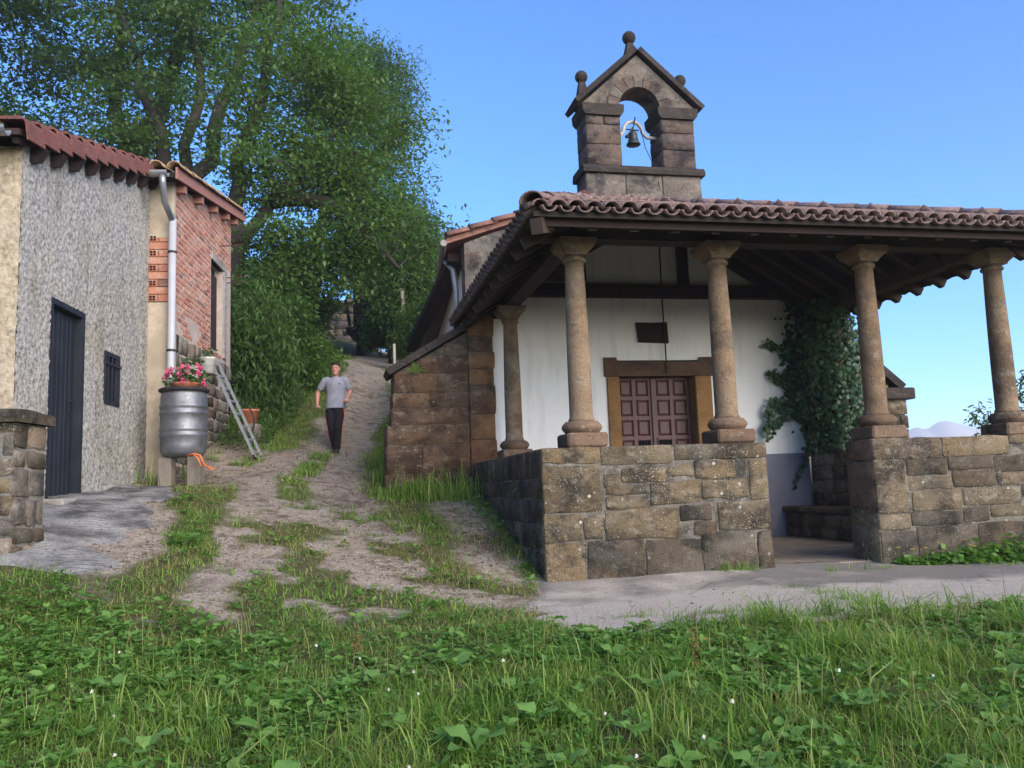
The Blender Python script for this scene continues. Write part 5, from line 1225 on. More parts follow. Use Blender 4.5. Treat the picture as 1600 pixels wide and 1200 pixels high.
# ------------------------------------------------------------------ buildings up the track
fb = thing('stone_barn', 'pale stone barn with low tiled roof at the top of the track', 'barn', I4, (-8.2, 36, 7))
fw_ = obj('wall', MB().box(-12.3, -6.42, 35.02, 40, 5, 9.1), M_mortar, fb)
lay(courses(-9.6, -6.4, 6.5, 8.8, (.2, .34), .28, .7, .03), lambda u, v, n: (u, 35.0-n, v), [M_rubble, M_rubble, M_gable], fw_, I4, proud=.01, rough=.03, jit=.03, nx=3, ny=3)
rfm = MB(); rfm.add([(-12.6, 34.7, 7.75), (-6.2, 34.7, 9.15), (-6.2, 40.3, 9.15), (-12.6, 40.3, 7.75), (-12.6, 34.7, 7.87), (-6.2, 34.7, 9.27), (-6.2, 40.3, 9.27), (-12.6, 40.3, 7.87)], [(0,3,2,1),(4,5,6,7),(0,1,5,4),(1,2,6,5),(2,3,7,6),(3,0,4,7)])
obj('roof', rfm, M_tile, fb)
hut = thing('timber_hut', 'dark timber hut on posts half hidden by bushes at the top of the track', 'hut', I4, (-4.9, 31, 6))
gzh = 5.6
hb = obj('hut_body', MB().box(-5.75, -4.1, 30.2, 32.4, 7.0, 9.0), M_rafter_dk, hut)
for k in range(8):
    for _ in (0,): obj('plank', MB().box(-5.77, -4.08, 30.16, 30.198, 7.02+k*.24, 7.02+k*.24+.22), M_rafter_dk, hb)
obj('floor_beam', MB().box(-6.02, -4.0, 30.05, 32.5, 6.78, 6.995), M_rafter_dk, hut)
obj('floor_beam', MB().box(-5.85, -4.0, 30.12, 32.4, 6.58, 6.775), M_rafter_dk, hut)
for x in (-5.55, -4.4):
    for d in (30.4, 32.1): obj('post', MB().box(x-.14, x+.14, d-.14, d+.14, 5.2, 6.575), M_rafter_dk, hut)
obj('prop', MB().beam((-5.85, 29.95, 7.0), (-6.0, 29.95, 8.0), .1, .1, (0, 1, 0)), M_bark, hut)
obj('roof', MB().prism([(-6.0, 8.9), (-4.9, 9.7), (-3.7, 8.9), (-3.7, 9.05), (-4.9, 9.85), (-6.0, 9.05)], 29.9, 32.7, lambda u, v, t: (u, t, v)), M_tile, hut)
def post(x, d, h, r_, lab, m, lean=0):
    z = float(gz(x, d))-.15; tag(obj('wooden_post', MB().tube([(x, d, z), (x+lean, d, z+h+.15)], [r_, r_*.85], 10), m, smooth=True), lab, 'post')
post(-3.30, 26, 2.6, .07, 'tall pale wooden post rising beside the bushes behind the stone buttress', M_palebark, -.10)
post(-3.35, 23.6, .85, .045, 'short pale fence post just above the coping end of the stone buttress', M_palebark)
post(-3.95, 27.5, .6, .04, 'small grey fence post among the bushes beyond the track', M_palebark)

# ------------------------------------------------------------------ trees and shrubs
def curve_pts(a, b, sag, n=6, jit=.06):
    a, b = np.array(a, float), np.array(b, float); L = np.linalg.norm(b-a); out = []
    for i in range(n+1):
        f = i/n; p = a+(b-a)*f; p[2] += sag*L*math.sin(math.pi*f)
        if 0 < i < n: p += rng.normal(0, jit*L/n, 3)
        out.append(tuple(p))
    return out
def tree(name, label, cat, trunks, crowns, leafm, nleaf, leaf=.15, tr=.2, asp=.5, sig=(.55, .26), group=None, twig=True, shell=.55, droop=.35, crown_name='crown'):
    """trunks: lists of points; crowns: (centre, radii, clumps). Clumps hang on limbs that spring from the trunks."""
    b = trunks[0][0]; t_ = thing(name, label, cat, I4, tuple(b), group)
    wood = MB(); nodes = []
    for pts in trunks:
        k = len(pts); P = []
        for i in range(k-1): P += curve_pts(pts[i], pts[i+1], 0, 4, .12)[:-1]
        P.append(pts[-1]); rad = [tr*(1-.8*i/(len(P)-1)) * (1.35 if i == 0 else 1) for i in range(len(P))]
        wood.tube(P, rad, 10); nodes += [(np.array(p), r_) for p, r_ in zip(P, rad)][len(P)//4:]
    cl = []
    for c, rr, n in crowns:
        for i in range(n):
            v = rng.normal(0, 1, 3); v /= np.linalg.norm(v); r_ = (shell+(1-shell)*rng.random()) if rng.random() < .8 else rng.random()**.5
            cl.append(np.array(c)+v*np.array(rr)*r_)
    LP = []; per = max(1, nleaf//len(cl))
    tipn = list(nodes)
    for p in cl:
        dist = [np.linalg.norm(q-p)+max(0, q[2]-p[2])*1.2 for q, _ in tipn]; j = int(np.argmin(dist)); q, r0 = tipn[j]
        if dist[j] > .3:
            r0 = min(r0*.6, .02+.018*dist[j]); B = curve_pts(q, p, .06, 5, .22); wood.tube(B, [r0*(1-.75*k/5) for k in range(6)], 6, False)
            tipn += [(np.array(B[3]), r0*.5), (p, r0*.3)]
        k = max(3, int(per*rng.uniform(.5, 1.5))); s = rng.uniform(.75, 1.3)
        L = rng.normal(0, 1, (k, 3))*np.array([sig[0], sig[0], sig[1]])*s
        L = np.clip(L, -1.75*np.array([sig[0], sig[0], sig[1]])*s, 1.75*np.array([sig[0], sig[0], sig[1]])*s); L[:, 2] -= .12*(L[:, 0]**2+L[:, 1]**2)
        LP.append(p+L)
        if twig:
            for e in L[:5]: wood.tube([tuple(p), tuple(p+e*.8)], [.012, .004], 4, False)
    LP = np.concatenate(LP)
    obj('trunk', wood, M_bark, t_, smooth=True)
    obj(crown_name, leaves_mesh('crown', LP, rng.uniform(.7, 1.3, len(LP))*leaf, leafm, asp=asp, droop=droop), None, t_)
    return t_
def G(x, d, dz=-.2): return (x, d, float(gz(x, d))+dz)
tree('tall_tree', 'dark leafy tree at the far left above the shed roof gutter', 'tree', [[G(-14.5, 22), (-14.4, 22, 9), (-14.8, 22, 14)]], [((-14.8, 22, 14.2), (3.2, 3, 3.6), 60), ((-14, 21.5, 10.0), (2.6, 2, 2.0), 22)], L_c, 17000, .17, .3, sig=(.5,.2))
tree('tall_tree', 'tree with a thick straight dark trunk behind the shed, left of the forked trunks', 'tree', [[G(-11.4, 24), (-11.3, 24, 10), (-11.6, 24, 15.5), (-11.9, 24, 18)], [(-11.3, 24, 11), (-9.8, 24, 14.5), (-9.2, 24, 17)]], [((-11.5, 24, 15.6), (3.4, 2.6, 3.6), 70), ((-12.5, 23.4, 11.2), (2.2, 1.8, 1.6), 22)], L_a, 15000, .17, .34, sig=(.5,.2))
tree('tall_tree', 'tall tree with forked trunks rising just behind the brick house roof', 'tree', [[G(-8.8, 21.5), (-8.5, 21.5, 9.5), (-8.2, 21.5, 12.6), (-8.6, 21.5, 16)], [(-8.5, 21.5, 8.6), (-7.6, 21.4, 11.5), (-6.6, 21.5, 14.5), (-6.0, 21.5, 16.5)], [(-8.6, 21.5, 8.4), (-9.5, 21.3, 11.5), (-10.4, 21.5, 14.3)]], [((-8.4, 21.5, 14.8), (3.4, 2.6, 3.0), 76), ((-5.7, 21.5, 15.4), (2.0, 1.8, 1.6), 24), ((-9.3, 21, 11.0), (2.0, 1.4, 1.1), 20)], L_a, 19000, .16, .24, sig=(.45,.18))
tree('leaning_tree', 'broad tree with leaning trunk and spreading branches at the corner of the brick house', 'tree', [[G(-6.35, 18.6), (-6.2, 18.6, 6.6), (-5.3, 18.8, 8.0), (-4.4, 19.0, 9.2), (-3.7, 19.2, 9.9)], [(-6.2, 18.6, 6.7), (-6.3, 18.8, 8.8), (-5.6, 19, 11.5), (-5.2, 19, 13.2)], [(-5.4, 18.8, 7.9), (-4.2, 18.8, 7.7), (-3.2, 18.6, 6.8), (-2.5, 18.5, 6.0)]],
     [((-5.2, 19.2, 10.6), (2.0, 1.8, 2.3), 74), ((-3.6, 19.4, 9.4), (1.5, 1.4, 1.7), 40), ((-3.0, 19.0, 7.0), (1.3, 1.2, .9), 30), ((-5.6, 18.4, 8.2), (1.1, 1.0, .8), 18), ((-5.2, 18.6, 6.5), (.9, .9, .7), 22), ((-4.1, 18.8, 6.2), (.9, .8, .8), 26), ((-3.9, 18.9, 8.2), (1.2, 1.0, .8), 26)], L_b, 36000, .13, .22, sig=(.42,.19))
tree('feathery_tree', 'tall feathery blue-green tree standing clear against the sky right of the other trees', 'tree', [[G(-6.35, 25.5), (-6.2, 25.5, 8.0), (-5.6, 25.5, 10.5), (-4.6, 25.5, 13), (-4.3, 25.5, 15)], [(-5.6, 25.5, 10.5), (-3.6, 25.5, 12), (-3.3, 25.5, 13.8)]], [((-4.3, 25.5, 13.4), (1.45, 1.5, 2.3), 66), ((-4.0, 25.5, 10.0), (1.6, 1.4, 1.7), 34), ((-5.6, 25.3, 14.2), (1.5, 1.2, 1.5), 24)], L_f, 30000, .145, .2, .34, (.42, .24))
tree('slender_tree', 'slender bright tree whose loose branch tips reach towards the chapel eaves', 'tree', [[G(-4.0, 27.5), (-3.8, 27.5, 8), (-3.3, 27.5, 10)], [(-3.8, 27.5, 7.6), (-2.9, 27.3, 9.0), (-2.4, 27.2, 9.4)]], [((-3.4, 27.5, 9.3), (1.15, 1.1, 1.4), 34), ((-2.5, 27.2, 8.7), (.75, .7, .7), 14), ((-3.0, 27, 7.4), (1.1, 1.0, 1.0), 26), ((-3.9, 26.8, 8.4), (1.0, .9, .9), 22)], L_a, 20000, .14, .12)
def bush(name, label, c, rr, n, leafm, nl, leaf=.1, asp=.5, sig=(.22, .14), cat='bush', droop=.2):
    x, d, z = c; g0 = G(x, d, -.1)
    return tree(name, label, cat, [[g0, (x, d, max(z, g0[2]+.2))]], [((x, d, z), rr, n)], leafm, nl, leaf, .05, asp, sig, None, False, .6, droop, 'foliage')
bush('shrub', 'dense dark ferny shrub against the end of the brick house', (-5.2, 16.6, 3.8), (.6, .8, 1.35), 64, L_a, 10000, .17, .22, (.26, .24), droop=.7)
bush('shrub', 'tall leafy shrub on the bank between the house end and the track', (-5.35, 18.2, 4.8), (.75, .9, 1.2), 60, L_a, 8000, .13)
bush('shrub', 'loose bright green shrub low on the bank just left of the track', (-4.75, 18.9, 4.0), (.6, .8, .75), 34, L_b, 4500, .12)
bush('shrub', 'shaggy dark shrub overhanging the bank halfway up the track', (-5.3, 20.5, 5.6), (.9, 1.0, 1.3), 60, L_c, 11000, .14)
bush('shrub', 'ivy-clad thicket beside the pale barn where the track tops out', (-7.3, 25.5, 7.2), (1.0, 1.2, 1.5), 60, L_a, 9000, .15)
bush('shrub', 'broad green bush in front of the dark timber hut', (-4.3, 29.2, 6.9), (.9, .8, 1.1), 55, L_a, 8000, .14)
bush('shrub', 'big rounded bush behind the tall pale post', (-3.1, 28.6, 7.0), (1.2, 1.0, 1.3), 70, L_c, 11000, .14)
bush('shrub', 'low bush beside the end of the buttress coping', (-2.75, 25.0, 5.6), (.8, .7, .9), 50, L_a, 7000, .12)
bush('shrub', 'bush close under the nave eaves behind the buttress', (-1.75, 24.5, 5.7), (.9, .8, 1.4), 50, L_c, 8000, .13)
# thin sapling beyond the right-hand parapet
tree('sapling', 'thin sapling showing beyond the right parapet beside the last column', 'tree', [[G(7.9, 13.6), (7.9, 13.6, .6), (7.8, 13.6, 1.9)], [(7.9, 13.6, .4), (8.3, 13.6, 1.4), (8.5, 13.6, 2.2)]], [((7.8, 13.6, 1.75), (.28, .3, .42), 14), ((8.5, 13.6, 2.0), (.35, .3, .5), 16)], L_f, 700, .10, .03, .5, (.10, .09))

# ivy on the right end of the front wall
ivy = thing('ivy', 'dark ivy climbing the right end of the white front wall and the column there', 'ivy', ML, (6.95, 11.2, 1.3))
IV = []; ID = []
def ivy_add(n, fn):
    for i in range(n):
        p, nrm = fn(); IV.append(p); ID.append(nrm)
def wallpatch():
    while True:
        u = random.uniform(6.36, 7.25); v = random.uniform(1.32, 3.62)
        left = 6.80-.10*math.sin(v*3.1)-.14*float(vnoise(v*5, 0, 0, 3)) + (.12 if v < 1.8 else 0)
        if u > left+random.gauss(0, .04): return (u, YW-abs(random.gauss(.05, .05))-(.10+.1*math.sin(v*2.3) if u > 6.8 else 0), v), (0, -1, 0)
ivy_add(3000, wallpatch)
def colpatch():
    a = random.uniform(0, 6.28); v = random.uniform(1.32, 3.5); r_ = .15+abs(random.gauss(0, .10))+.10*float(vnoise(v*3, a, 0, 9)); return (7.08+r_*math.cos(a), 10.75+r_*math.sin(a)*1.2, v), (math.cos(a), math.sin(a), 0)
ivy_add(3600, colpatch)
def between():
    v = random.uniform(1.3, 3.45); return (7.05+random.gauss(0, .16), random.uniform(10.7, 11.4), v), (-.7, -.7, 0)
ivy_add(1500, between)
stems = MB()
def spray(pts, n, w):
    stems.tube(pts, .007, 5)
    P = [Vector(p) for p in pts]
    for i in range(n):
        f = random.random()*(len(P)-1); k = int(f); q = P[k].lerp(P[k+1], f-k); IV.append((q.x+random.gauss(0, w), q.y-abs(random.gauss(0, .03)), q.z+random.gauss(0, w))); ID.append((0, -1, 0))
yv = YW-.06
spray([(6.85, yv, 2.95), (6.55, yv, 2.92), (6.4, yv, 2.96), (6.36, yv, 2.97)], 45, .03)
spray([(6.9, yv, 2.2), (6.6, yv, 2.4), (6.48, yv, 2.5), (6.40, yv, 2.48)], 70, .035)
spray([(6.9, yv, 1.7), (6.62, yv, 2.05), (6.45, yv, 2.1), (6.34, yv-.05, 1.95), (6.28, yv-.06, 1.72), (6.27, yv-.06, 1.6)], 170, .05)
spray([(6.88, yv, 2.0), (6.55, yv, 1.9), (6.47, yv, 1.75)], 60, .04)
spray([(6.9, yv-.1, 1.35), (6.82, yv-.05, 1.15), (6.72, yv, .95), (6.68, yv, .8)], 25, .02)
spray([(6.9, yv-.1, 3.3), (6.8, yv-.05, 3.5), (6.75, yv-.05, 3.62)], 40, .04)
spray([(7.0, 10.6, 3.45), (7.2, 10.4, 3.62), (7.32, 10.35, 3.6)], 22, .03)
stems.tube([(6.95, YW-.05, 1.3), (6.9, YW-.06, 2.2), (6.98, YW-.06, 3.3)], [.03, .024, .012], 7)
IV = np.array(IV); ID = np.array(ID, float); n = len(IV)
dd = np.stack([rng.normal(0, .6, n), rng.normal(-.25, .35, n), rng.normal(-.75, .4, n)], -1); dd /= np.linalg.norm(dd, axis=1, keepdims=True)
# keep leaves facing out of the wall: build them around their outward normal
nn = ID+rng.normal(0, .35, (n, 3)); nn /= np.linalg.norm(nn, axis=1, keepdims=True)
dd = dd-nn*(dd*nn).sum(1, keepdims=True); dd /= np.linalg.norm(dd, axis=1, keepdims=True); ss = np.cross(dd, nn)
Ls = rng.uniform(.045, .085, n)[:, None]
V = np.stack([IV, IV+dd*Ls*.35+ss*Ls*.55, IV+dd*Ls+nn*Ls*-.1, IV+dd*Ls*.35-ss*Ls*.55, IV+dd*Ls*.5+nn*Ls*.12], 1).reshape(-1, 3)
o_ = np.arange(n)[:, None]*5
T3 = np.concatenate([o_+np.array([[0, 1, 4]]), o_+np.array([[1, 2, 4]]), o_+np.array([[2, 3, 4]]), o_+np.array([[3, 0, 4]])])
obj('foliage', fast('ivy_foliage', V, None, T3, mat=L_ivy), None, ivy, ML); obj('stem', stems, M_bark, ivy, ML, smooth=True)

# ------------------------------------------------------------------ grass, weeds and small plants
def blades(P, h, w, lean, az=None, mat=L_gr, name='grass', curl=1.0):
    n = len(P); az = rng.uniform(0, 2*np.pi, n) if az is None else az
    fa = az+rng.normal(0, .7, n)+np.pi/2
    side = np.stack([np.cos(fa), np.sin(fa), np.zeros(n)], -1); dr = np.stack([np.cos(az), np.sin(az), np.zeros(n)], -1); up = np.array([0, 0, 1.])
    rows = []
    for f, wf in ((0, .8), (.4, 1.0), (.75, .7)):
        c = P+up*(h*f*(1-.12*f*lean))[:, None]+dr*(h*lean*f**(1+curl))[:, None]
        rows += [c-side*(w*wf)[:, None], c+side*(w*wf)[:, None]]
    tip = P+up*(h*(1-.35*np.minimum(lean, 1.6)))[:, None]+dr*(h*lean)[:, None]
    V = np.stack(rows+[tip], 1).reshape(-1, 3); o = np.arange(n)[:, None]*7
    q = np.concatenate([o+np.array([[0, 1, 3, 2]]), o+np.array([[2, 3, 5, 4]])]); t = o+np.array([[4, 5, 6]])
    return fast(name, V, q, t, mat=mat)
def scatter(x0, x1, d0, d1, dens, probf):
    n = int((x1-x0)*(d1-d0)*dens); x = rng.uniform(x0, x1, n); d = rng.uniform(d0, d1, n); k = rng.random(n) < probf(x, d); x, d = x[k], d[k]
    return x, d, np.stack([x, d, gz(x, d)-.008], -1)
def infr(x, d, m=.35): return (np.abs(x+.0) < d*.64+m)
def clear(x, d):
    lx, ly = to_l(x, d); sx_, sy_ = to_s(x, d)
    ins = ((lx > 1.80) & (lx < 7.6) & (ly > 7.46) & (ly < 20)) | ((lx > .6) & (lx < 2) & (ly > 11.38) & (ly < 12.1)) | ((lx > 4.05) & (lx < 5.3) & (ly > 7.25) & (ly < 8)) | ((lx > 1.8) & (ly > 11.4))
    ins |= ((sx_ < .05) & (sy_ > -.35)) | ((sx_ < .36) & (sy_ > 3.4) & (sy_ < 7.1)) | ((x > -4.6) & (x < -3.88) & (d > 6.4) & (d < 7.0))
    return ~ins & (np.hypot(x+4.37, d-11) > .25)
def gp(x, d): return cover(x, d)*infr(x, d)*clear(x, d)*(1-.92*np.clip(apron_mask(x, d), 0, 1))
# near bank
x, d, P = scatter(-4.2, 4.6, 2.6, 5.9, 7200, lambda x, d: gp(x, d)**1.5*(.12+.95*sstep(.25, .6, fbm(x*2.3, d*2.3, 0, 3, 61))))
n = len(P); cl = fbm(x*1.5, d*1.5, 0, 3, 62); tall = sstep(.2, 1.6, x-.3)*sstep(4.1, 4.8, d)
h = rng.gamma(2.6, .385, n)*(.034+.060*cl**1.3)*(1-.5*sstep(4.3, 5.2, d)) + tall*rng.random(n)**1.5*.26*sstep(.46, .6, fbm(x*2, d*2, 0, 3, 64)); h = np.clip(h, .015, .42)
obj('grass', blades(P, h, rng.gamma(4, .00042, n)*(1+h*1.5)+.0004, np.abs(rng.normal(.75, .6, n)), mat=L_gr, curl=1.3), kind='stuff')
x, d, P = scatter(-4, 4.6, 2.6, 5.5, 130, lambda x, d: gp(x, d)*(.25+.75*sstep(.45, .65, fbm(x*1.2, d*1.2, 0, 3, 63)))*(.35+.65*sstep(0, 1.5, x)))
n = len(P); h = rng.uniform(.14, .36, n)
obj('tall_stalks', blades(P, h, rng.uniform(.0011, .002, n), np.abs(rng.normal(.35, .3, n)), mat=L_dry), kind='stuff')
x, d, P = scatter(-4, 4.6, 2.6, 5.8, 700, lambda x, d: gp(x, d)*sstep(.5, .62, fbm(x*2.6, d*2.6, 0, 3, 68)))
n = len(P); h = rng.uniform(.05, .16, n)
obj('dead_blades', blades(P, h, rng.uniform(.001, .0022, n), np.abs(rng.normal(1.3, .5, n)), mat=L_dry), kind='stuff')
# middle ground: patches on the track and its borders
x, d, P = scatter(-5, 5, 5.7, 10.5, 2600, lambda x, d: np.clip(gp(x, d)**1.3*(.42+.58*sstep(.36, .64, fbm(x*3.3, d*3.3, 0, 3, 66)))+.055*infr(x, d)*clear(x, d)*(1-path_mask(x, d))*sstep(.5, .66, fbm(x*5, d*5, 0, 3, 67)), 0, 1)*(1-.92*np.clip(apron_mask(x, d), 0, 1)))
n = len(P); cl = fbm(x*1.5, d*1.5, 0, 3, 62); h = np.clip(rng.gamma(4, .25, n)*(.035+.045*cl), .015, .22)
lush = sstep(.45, .6, fbm(x*1.3, d*1.3, 0, 3, 70))
pick = rng.random(n) < .25+.6*lush
obj('grass', blades(P[pick], h[pick], rng.uniform(.002, .0042, pick.sum()), np.abs(rng.normal(.6, .4, pick.sum())), mat=L_gr), kind='stuff')
obj('dry_grass', blades(P[~pick], h[~pick]*.7, rng.uniform(.0018, .0036, (~pick).sum()), np.abs(rng.normal(1.0, .4, (~pick).sum())), mat=L_dry), kind='stuff')
# upper track borders and bank
x, d, P = scatter(-7, 0, 10.5, 27, 800, lambda x, d: gp(x, d)**1.5)
n = len(P); off = np.abs(x-track_x(d)); h = np.clip(rng.gamma(4, .25, n)*(.06+.20*sstep(1.0, 2.0, off)), .03, .7)
obj('bank_grass', blades(P, h, rng.uniform(.004, .009, n), np.abs(rng.normal(.4, .3, n)), mat=L_gr), kind='stuff')
# leafy weeds on the bank left of the track
x, d, P = scatter(-6.6, -3.4, 13.5, 25, 900, lambda x, d: (x < track_x(d)-.95-.25*fbm(x, d, 0, 2, 3))*clear(x, d)*.6)
P[:, 2] += np.abs(rng.normal(0, .16, len(P)))+.03
obj('bank_weeds', leaves_mesh('bank_weeds', P, rng.uniform(.05, .12, len(P)), L_a, asp=.45, droop=-.2), kind='stuff')
for (lx, ly, n, h_) in ((2.05, 5.75, 90, .05), (2.62, 5.62, 110, .045), (2.9, 5.6, 60, .04), (3.72, 5.5, 120, .09), (3.78, 5.8, 90, .07), (3.8, 6.15, 70, .05), (1.35, 5.35, 80, .05), (3.74, 6.5, 50, .04), (2.2, 5.25, 120, .09), (2.75, 5.2, 160, .14), (3.2, 5.22, 160, .13)):
    x, d = to_w(lx+rng.normal(0, .075, n), ly+rng.normal(0, .035, n)); obj('path_tuft', blades(np.stack([x, d, gz(x, d)+.012], -1), rng.gamma(4, .25, n)*h_, rng.uniform(.0015, .003, n), np.abs(rng.normal(.8, .4, n)), mat=L_gr), kind='stuff')
# tall grass against the track side of the buttress
x, d, P = scatter(-2.6, -.6, 10.6, 18, 1500, lambda x, d: np.clip((x-track_x(d)-track_w(d)-.05-.3*(fbm(x*2, d*1.5, 0, 3, 44)-.5))*3, 0, 1)*clear(x, d)*(to_l(x, d)[0] < .75+.9*(d < 11.2))*(.35+.65*sstep(.35, .6, fbm(x*3, d*3, 0, 3, 45))))
n = len(P); obj('tall_grass', blades(P, rng.gamma(5, .2, n)*.20, rng.uniform(.0025, .006, n), np.abs(rng.normal(.5, .35, n)), mat=L_gr), kind='stuff')
# clover and small leaves
x, d, P = scatter(-4.2, 4.6, 2.6, 6.4, 2300, lambda x, d: gp(x, d)**2*.8*sstep(.46, .66, fbm(x*2.1, d*2.1, 0, 4, 90)))
P = np.repeat(P, 3, 0); n = len(P); P[:, 2] += np.repeat(rng.uniform(.01, .07, n//3), 3); a = np.repeat(rng.uniform(0, 6.28, n//3), 3)+np.tile([0, 2.09, 4.19], n//3)
D = np.stack([np.cos(a), np.sin(a), rng.normal(.05, .2, n)], -1); D /= np.linalg.norm(D, axis=1, keepdims=True)
obj('clover', oval_leaves('clover', P, np.repeat(rng.uniform(.010, .020, n//3), 3), L_clov, D, .95), kind='stuff')
x, d, P = scatter(-4.4, 4.6, 2.6, 9.5, 620, lambda x, d: gp(x, d)**2*(1-.8*sstep(5.4, 6.2, d))*(.15+.85*sstep(.42, .62, fbm(x*1.9, d*1.9, 0, 3, 95))))
P = np.repeat(P, 5, 0); n = len(P); P[:, 2] += .01+np.repeat(rng.uniform(0, .07, n//5), 5); a = np.repeat(rng.uniform(0, 6.28, n//5), 5)+np.tile(np.arange(5)*1.257, n//5)+rng.normal(0, .2, n)
D = np.stack([np.cos(a), np.sin(a), rng.normal(.35, .3, n)], -1); D /= np.linalg.norm(D, axis=1, keepdims=True)
obj('small_weeds', oval_leaves('small_weeds', P, np.repeat(rng.gamma(2.5, .010, n//5)+.014, 5), L_weed, D, .5), kind='stuff')
# leafy ground cover along the right parapet
lx = rng.uniform(5.42, 9.5, 2600); ly = 7.44-np.abs(rng.normal(0, .17, 2600))*np.clip((lx-5.3)*.9, .15, 1.15); x, d = to_w(lx, ly)
P = np.stack([x, d, gz(x, d)+np.abs(rng.normal(0, .10, 2600))*np.clip((lx-5.3)*.9, .3, 1.2)+.02], -1)
obj('leafy_weeds', leaves_mesh('leafy_weeds', P, rng.uniform(.05, .095, len(P)), L_clov, asp=.75, droop=.1), kind='stuff')
lx = np.concatenate([rng.uniform(1.9, 4.1, 900), rng.uniform(4.1, 5.5, 200)]); ly = np.concatenate([7.46-np.abs(rng.normal(0, .05, 900)), 7.26-np.abs(rng.normal(0, .06, 200))]); x, d = to_w(lx, ly); k = fbm(lx*3, lx*0, 0, 3, 5) > .5; x, d = x[k], d[k]; n = len(x)
obj('wall_foot_grass', blades(np.stack([x, d, gz(x, d)], -1), rng.gamma(4, .25, n)*.075, rng.uniform(.002, .004, n), np.abs(rng.normal(.4, .3, n)), mat=L_gr), kind='stuff')
lx = 1.80-np.abs(rng.normal(0, .12, 700)); ly = rng.uniform(7.6, 11.3, 700); k = fbm(ly*2.5, ly*0, 0, 3, 15) > .46; x, d = to_w(lx[k], ly[k])
obj('wall_foot_weeds', leaves_mesh('wall_foot_weeds', np.stack([x, d, gz(x, d)+np.abs(rng.normal(.03, .05, len(x)))], -1), rng.uniform(.03, .075, len(x)), L_clov, asp=.5), kind='stuff')
# fern on the buttress
fern = thing('fern', 'small yellow-green fern rooted high on the face of the left buttress', 'fern', ML, (1.05, 11.37, 2.56))
fr_ = MB()
for k in range(22):
    a = math.pi*(k+.5)/22; L = random.uniform(.10, .24); dx, dz = math.cos(a)*L*.8, math.sin(a)*L*1.0
    p0 = Vector((1.05, 11.37, 2.55)); p1 = p0+Vector((dx*.6, -.06, dz*.6+.02)); p2 = p0+Vector((dx, -.10, dz-.03)); w_ = Vector((-math.sin(a), 0, math.cos(a)))*.006
    fr_.add([p0-w_*.4, p0+w_*.4, p1+w_, p1-w_, p2], [(0, 1, 2, 3), (3, 2, 4)])
obj('frond', fr_, L_fern, fern, ML)

# broad plantain and dock leaves in the near grass: every plant a thing of its own
def broad_plant(seed, r_=.12, n=7, upr=.5):
    random.seed(seed); t_ = thing('broadleaf_weed', 'rosette of broad green leaves standing out of the near grass', 'weed', I4, (0, 0, 0), 'broad-leaved weeds in the near grass')
    for k in range(n):
        a = 2*math.pi*k/n+random.uniform(-.3, .3); el = random.uniform(.25, 1.0)*upr*2; L = r_*random.uniform(.75, 1.25); W_ = L*random.uniform(.28, .40)
        d_ = Vector((math.cos(a), math.sin(a), 0)); s_ = Vector((-math.sin(a), math.cos(a), 0)); mb = MB(); V = []
        for f, wf in ((0, .10), (.25, .16), (.42, .80), (.62, 1.0), (.84, .72), (1, .10)):
            c = d_*(L*f*math.cos(el*(1-.5*f)))+Vector((0, 0, L*f*math.sin(el*(1-.55*f))+.012))
            for q_ in (-1, 0, 1): V.append(c+s_*W_*wf*q_+Vector((0, 0, .10*W_*wf*abs(q_)+.010*math.sin(f*15+q_)*wf)))
        F = [(i*3+j, i*3+j+1, i*3+4+j, i*3+3+j) for i in range(5) for j in range(2)]
        mb.v = [tuple(v) for v in V]; mb.f = F; obj('leaf', mb, L_broad, t_, smooth=True)
    return t_
proto = [broad_plant(5, .12, 4, .75), broad_plant(9, .10, 6, .6), broad_plant(14, .13, 3, .9)]
random.seed(21)
spots_ = [(-.55, 3.75), (-.05, 4.15), (.45, 3.55), (.62, 4.05), (1.05, 3.45), (-1.15, 4.05), (-1.6, 3.65), (.85, 3.2), (.15, 3.3), (-.9, 3.25), (1.45, 3.75), (1.9, 3.5), (-.35, 4.6), (-2.1, 4.4), (-.15, 4.9), (1.3, 4.5), (-1.35, 4.75), (.5, 4.65), (2.3, 4.1), (-2.35, 5.2), (.3, 3.05), (-.2, 3.5), (1.6, 3.15), (-1.9, 5.0), (.9, 4.85), (-.75, 4.4), (2.6, 4.6), (.05, 3.75), (1.2, 3.95), (-.45, 3.1)]
for i, (x, d) in enumerate(spots_):
    s_ = random.uniform(.65, 1.3); M_ = Matrix.Translation((x, d, float(gz(x, d))+.025)) @ Matrix.Rotation(random.uniform(0, 6.28), 4, 'Z') @ Matrix.Scale(s_, 4)
    if i < 3: proto[i].matrix_basis = M_; WORLD[proto[i].name] = M_
    else: copy_thing(proto[i % 3], M_)
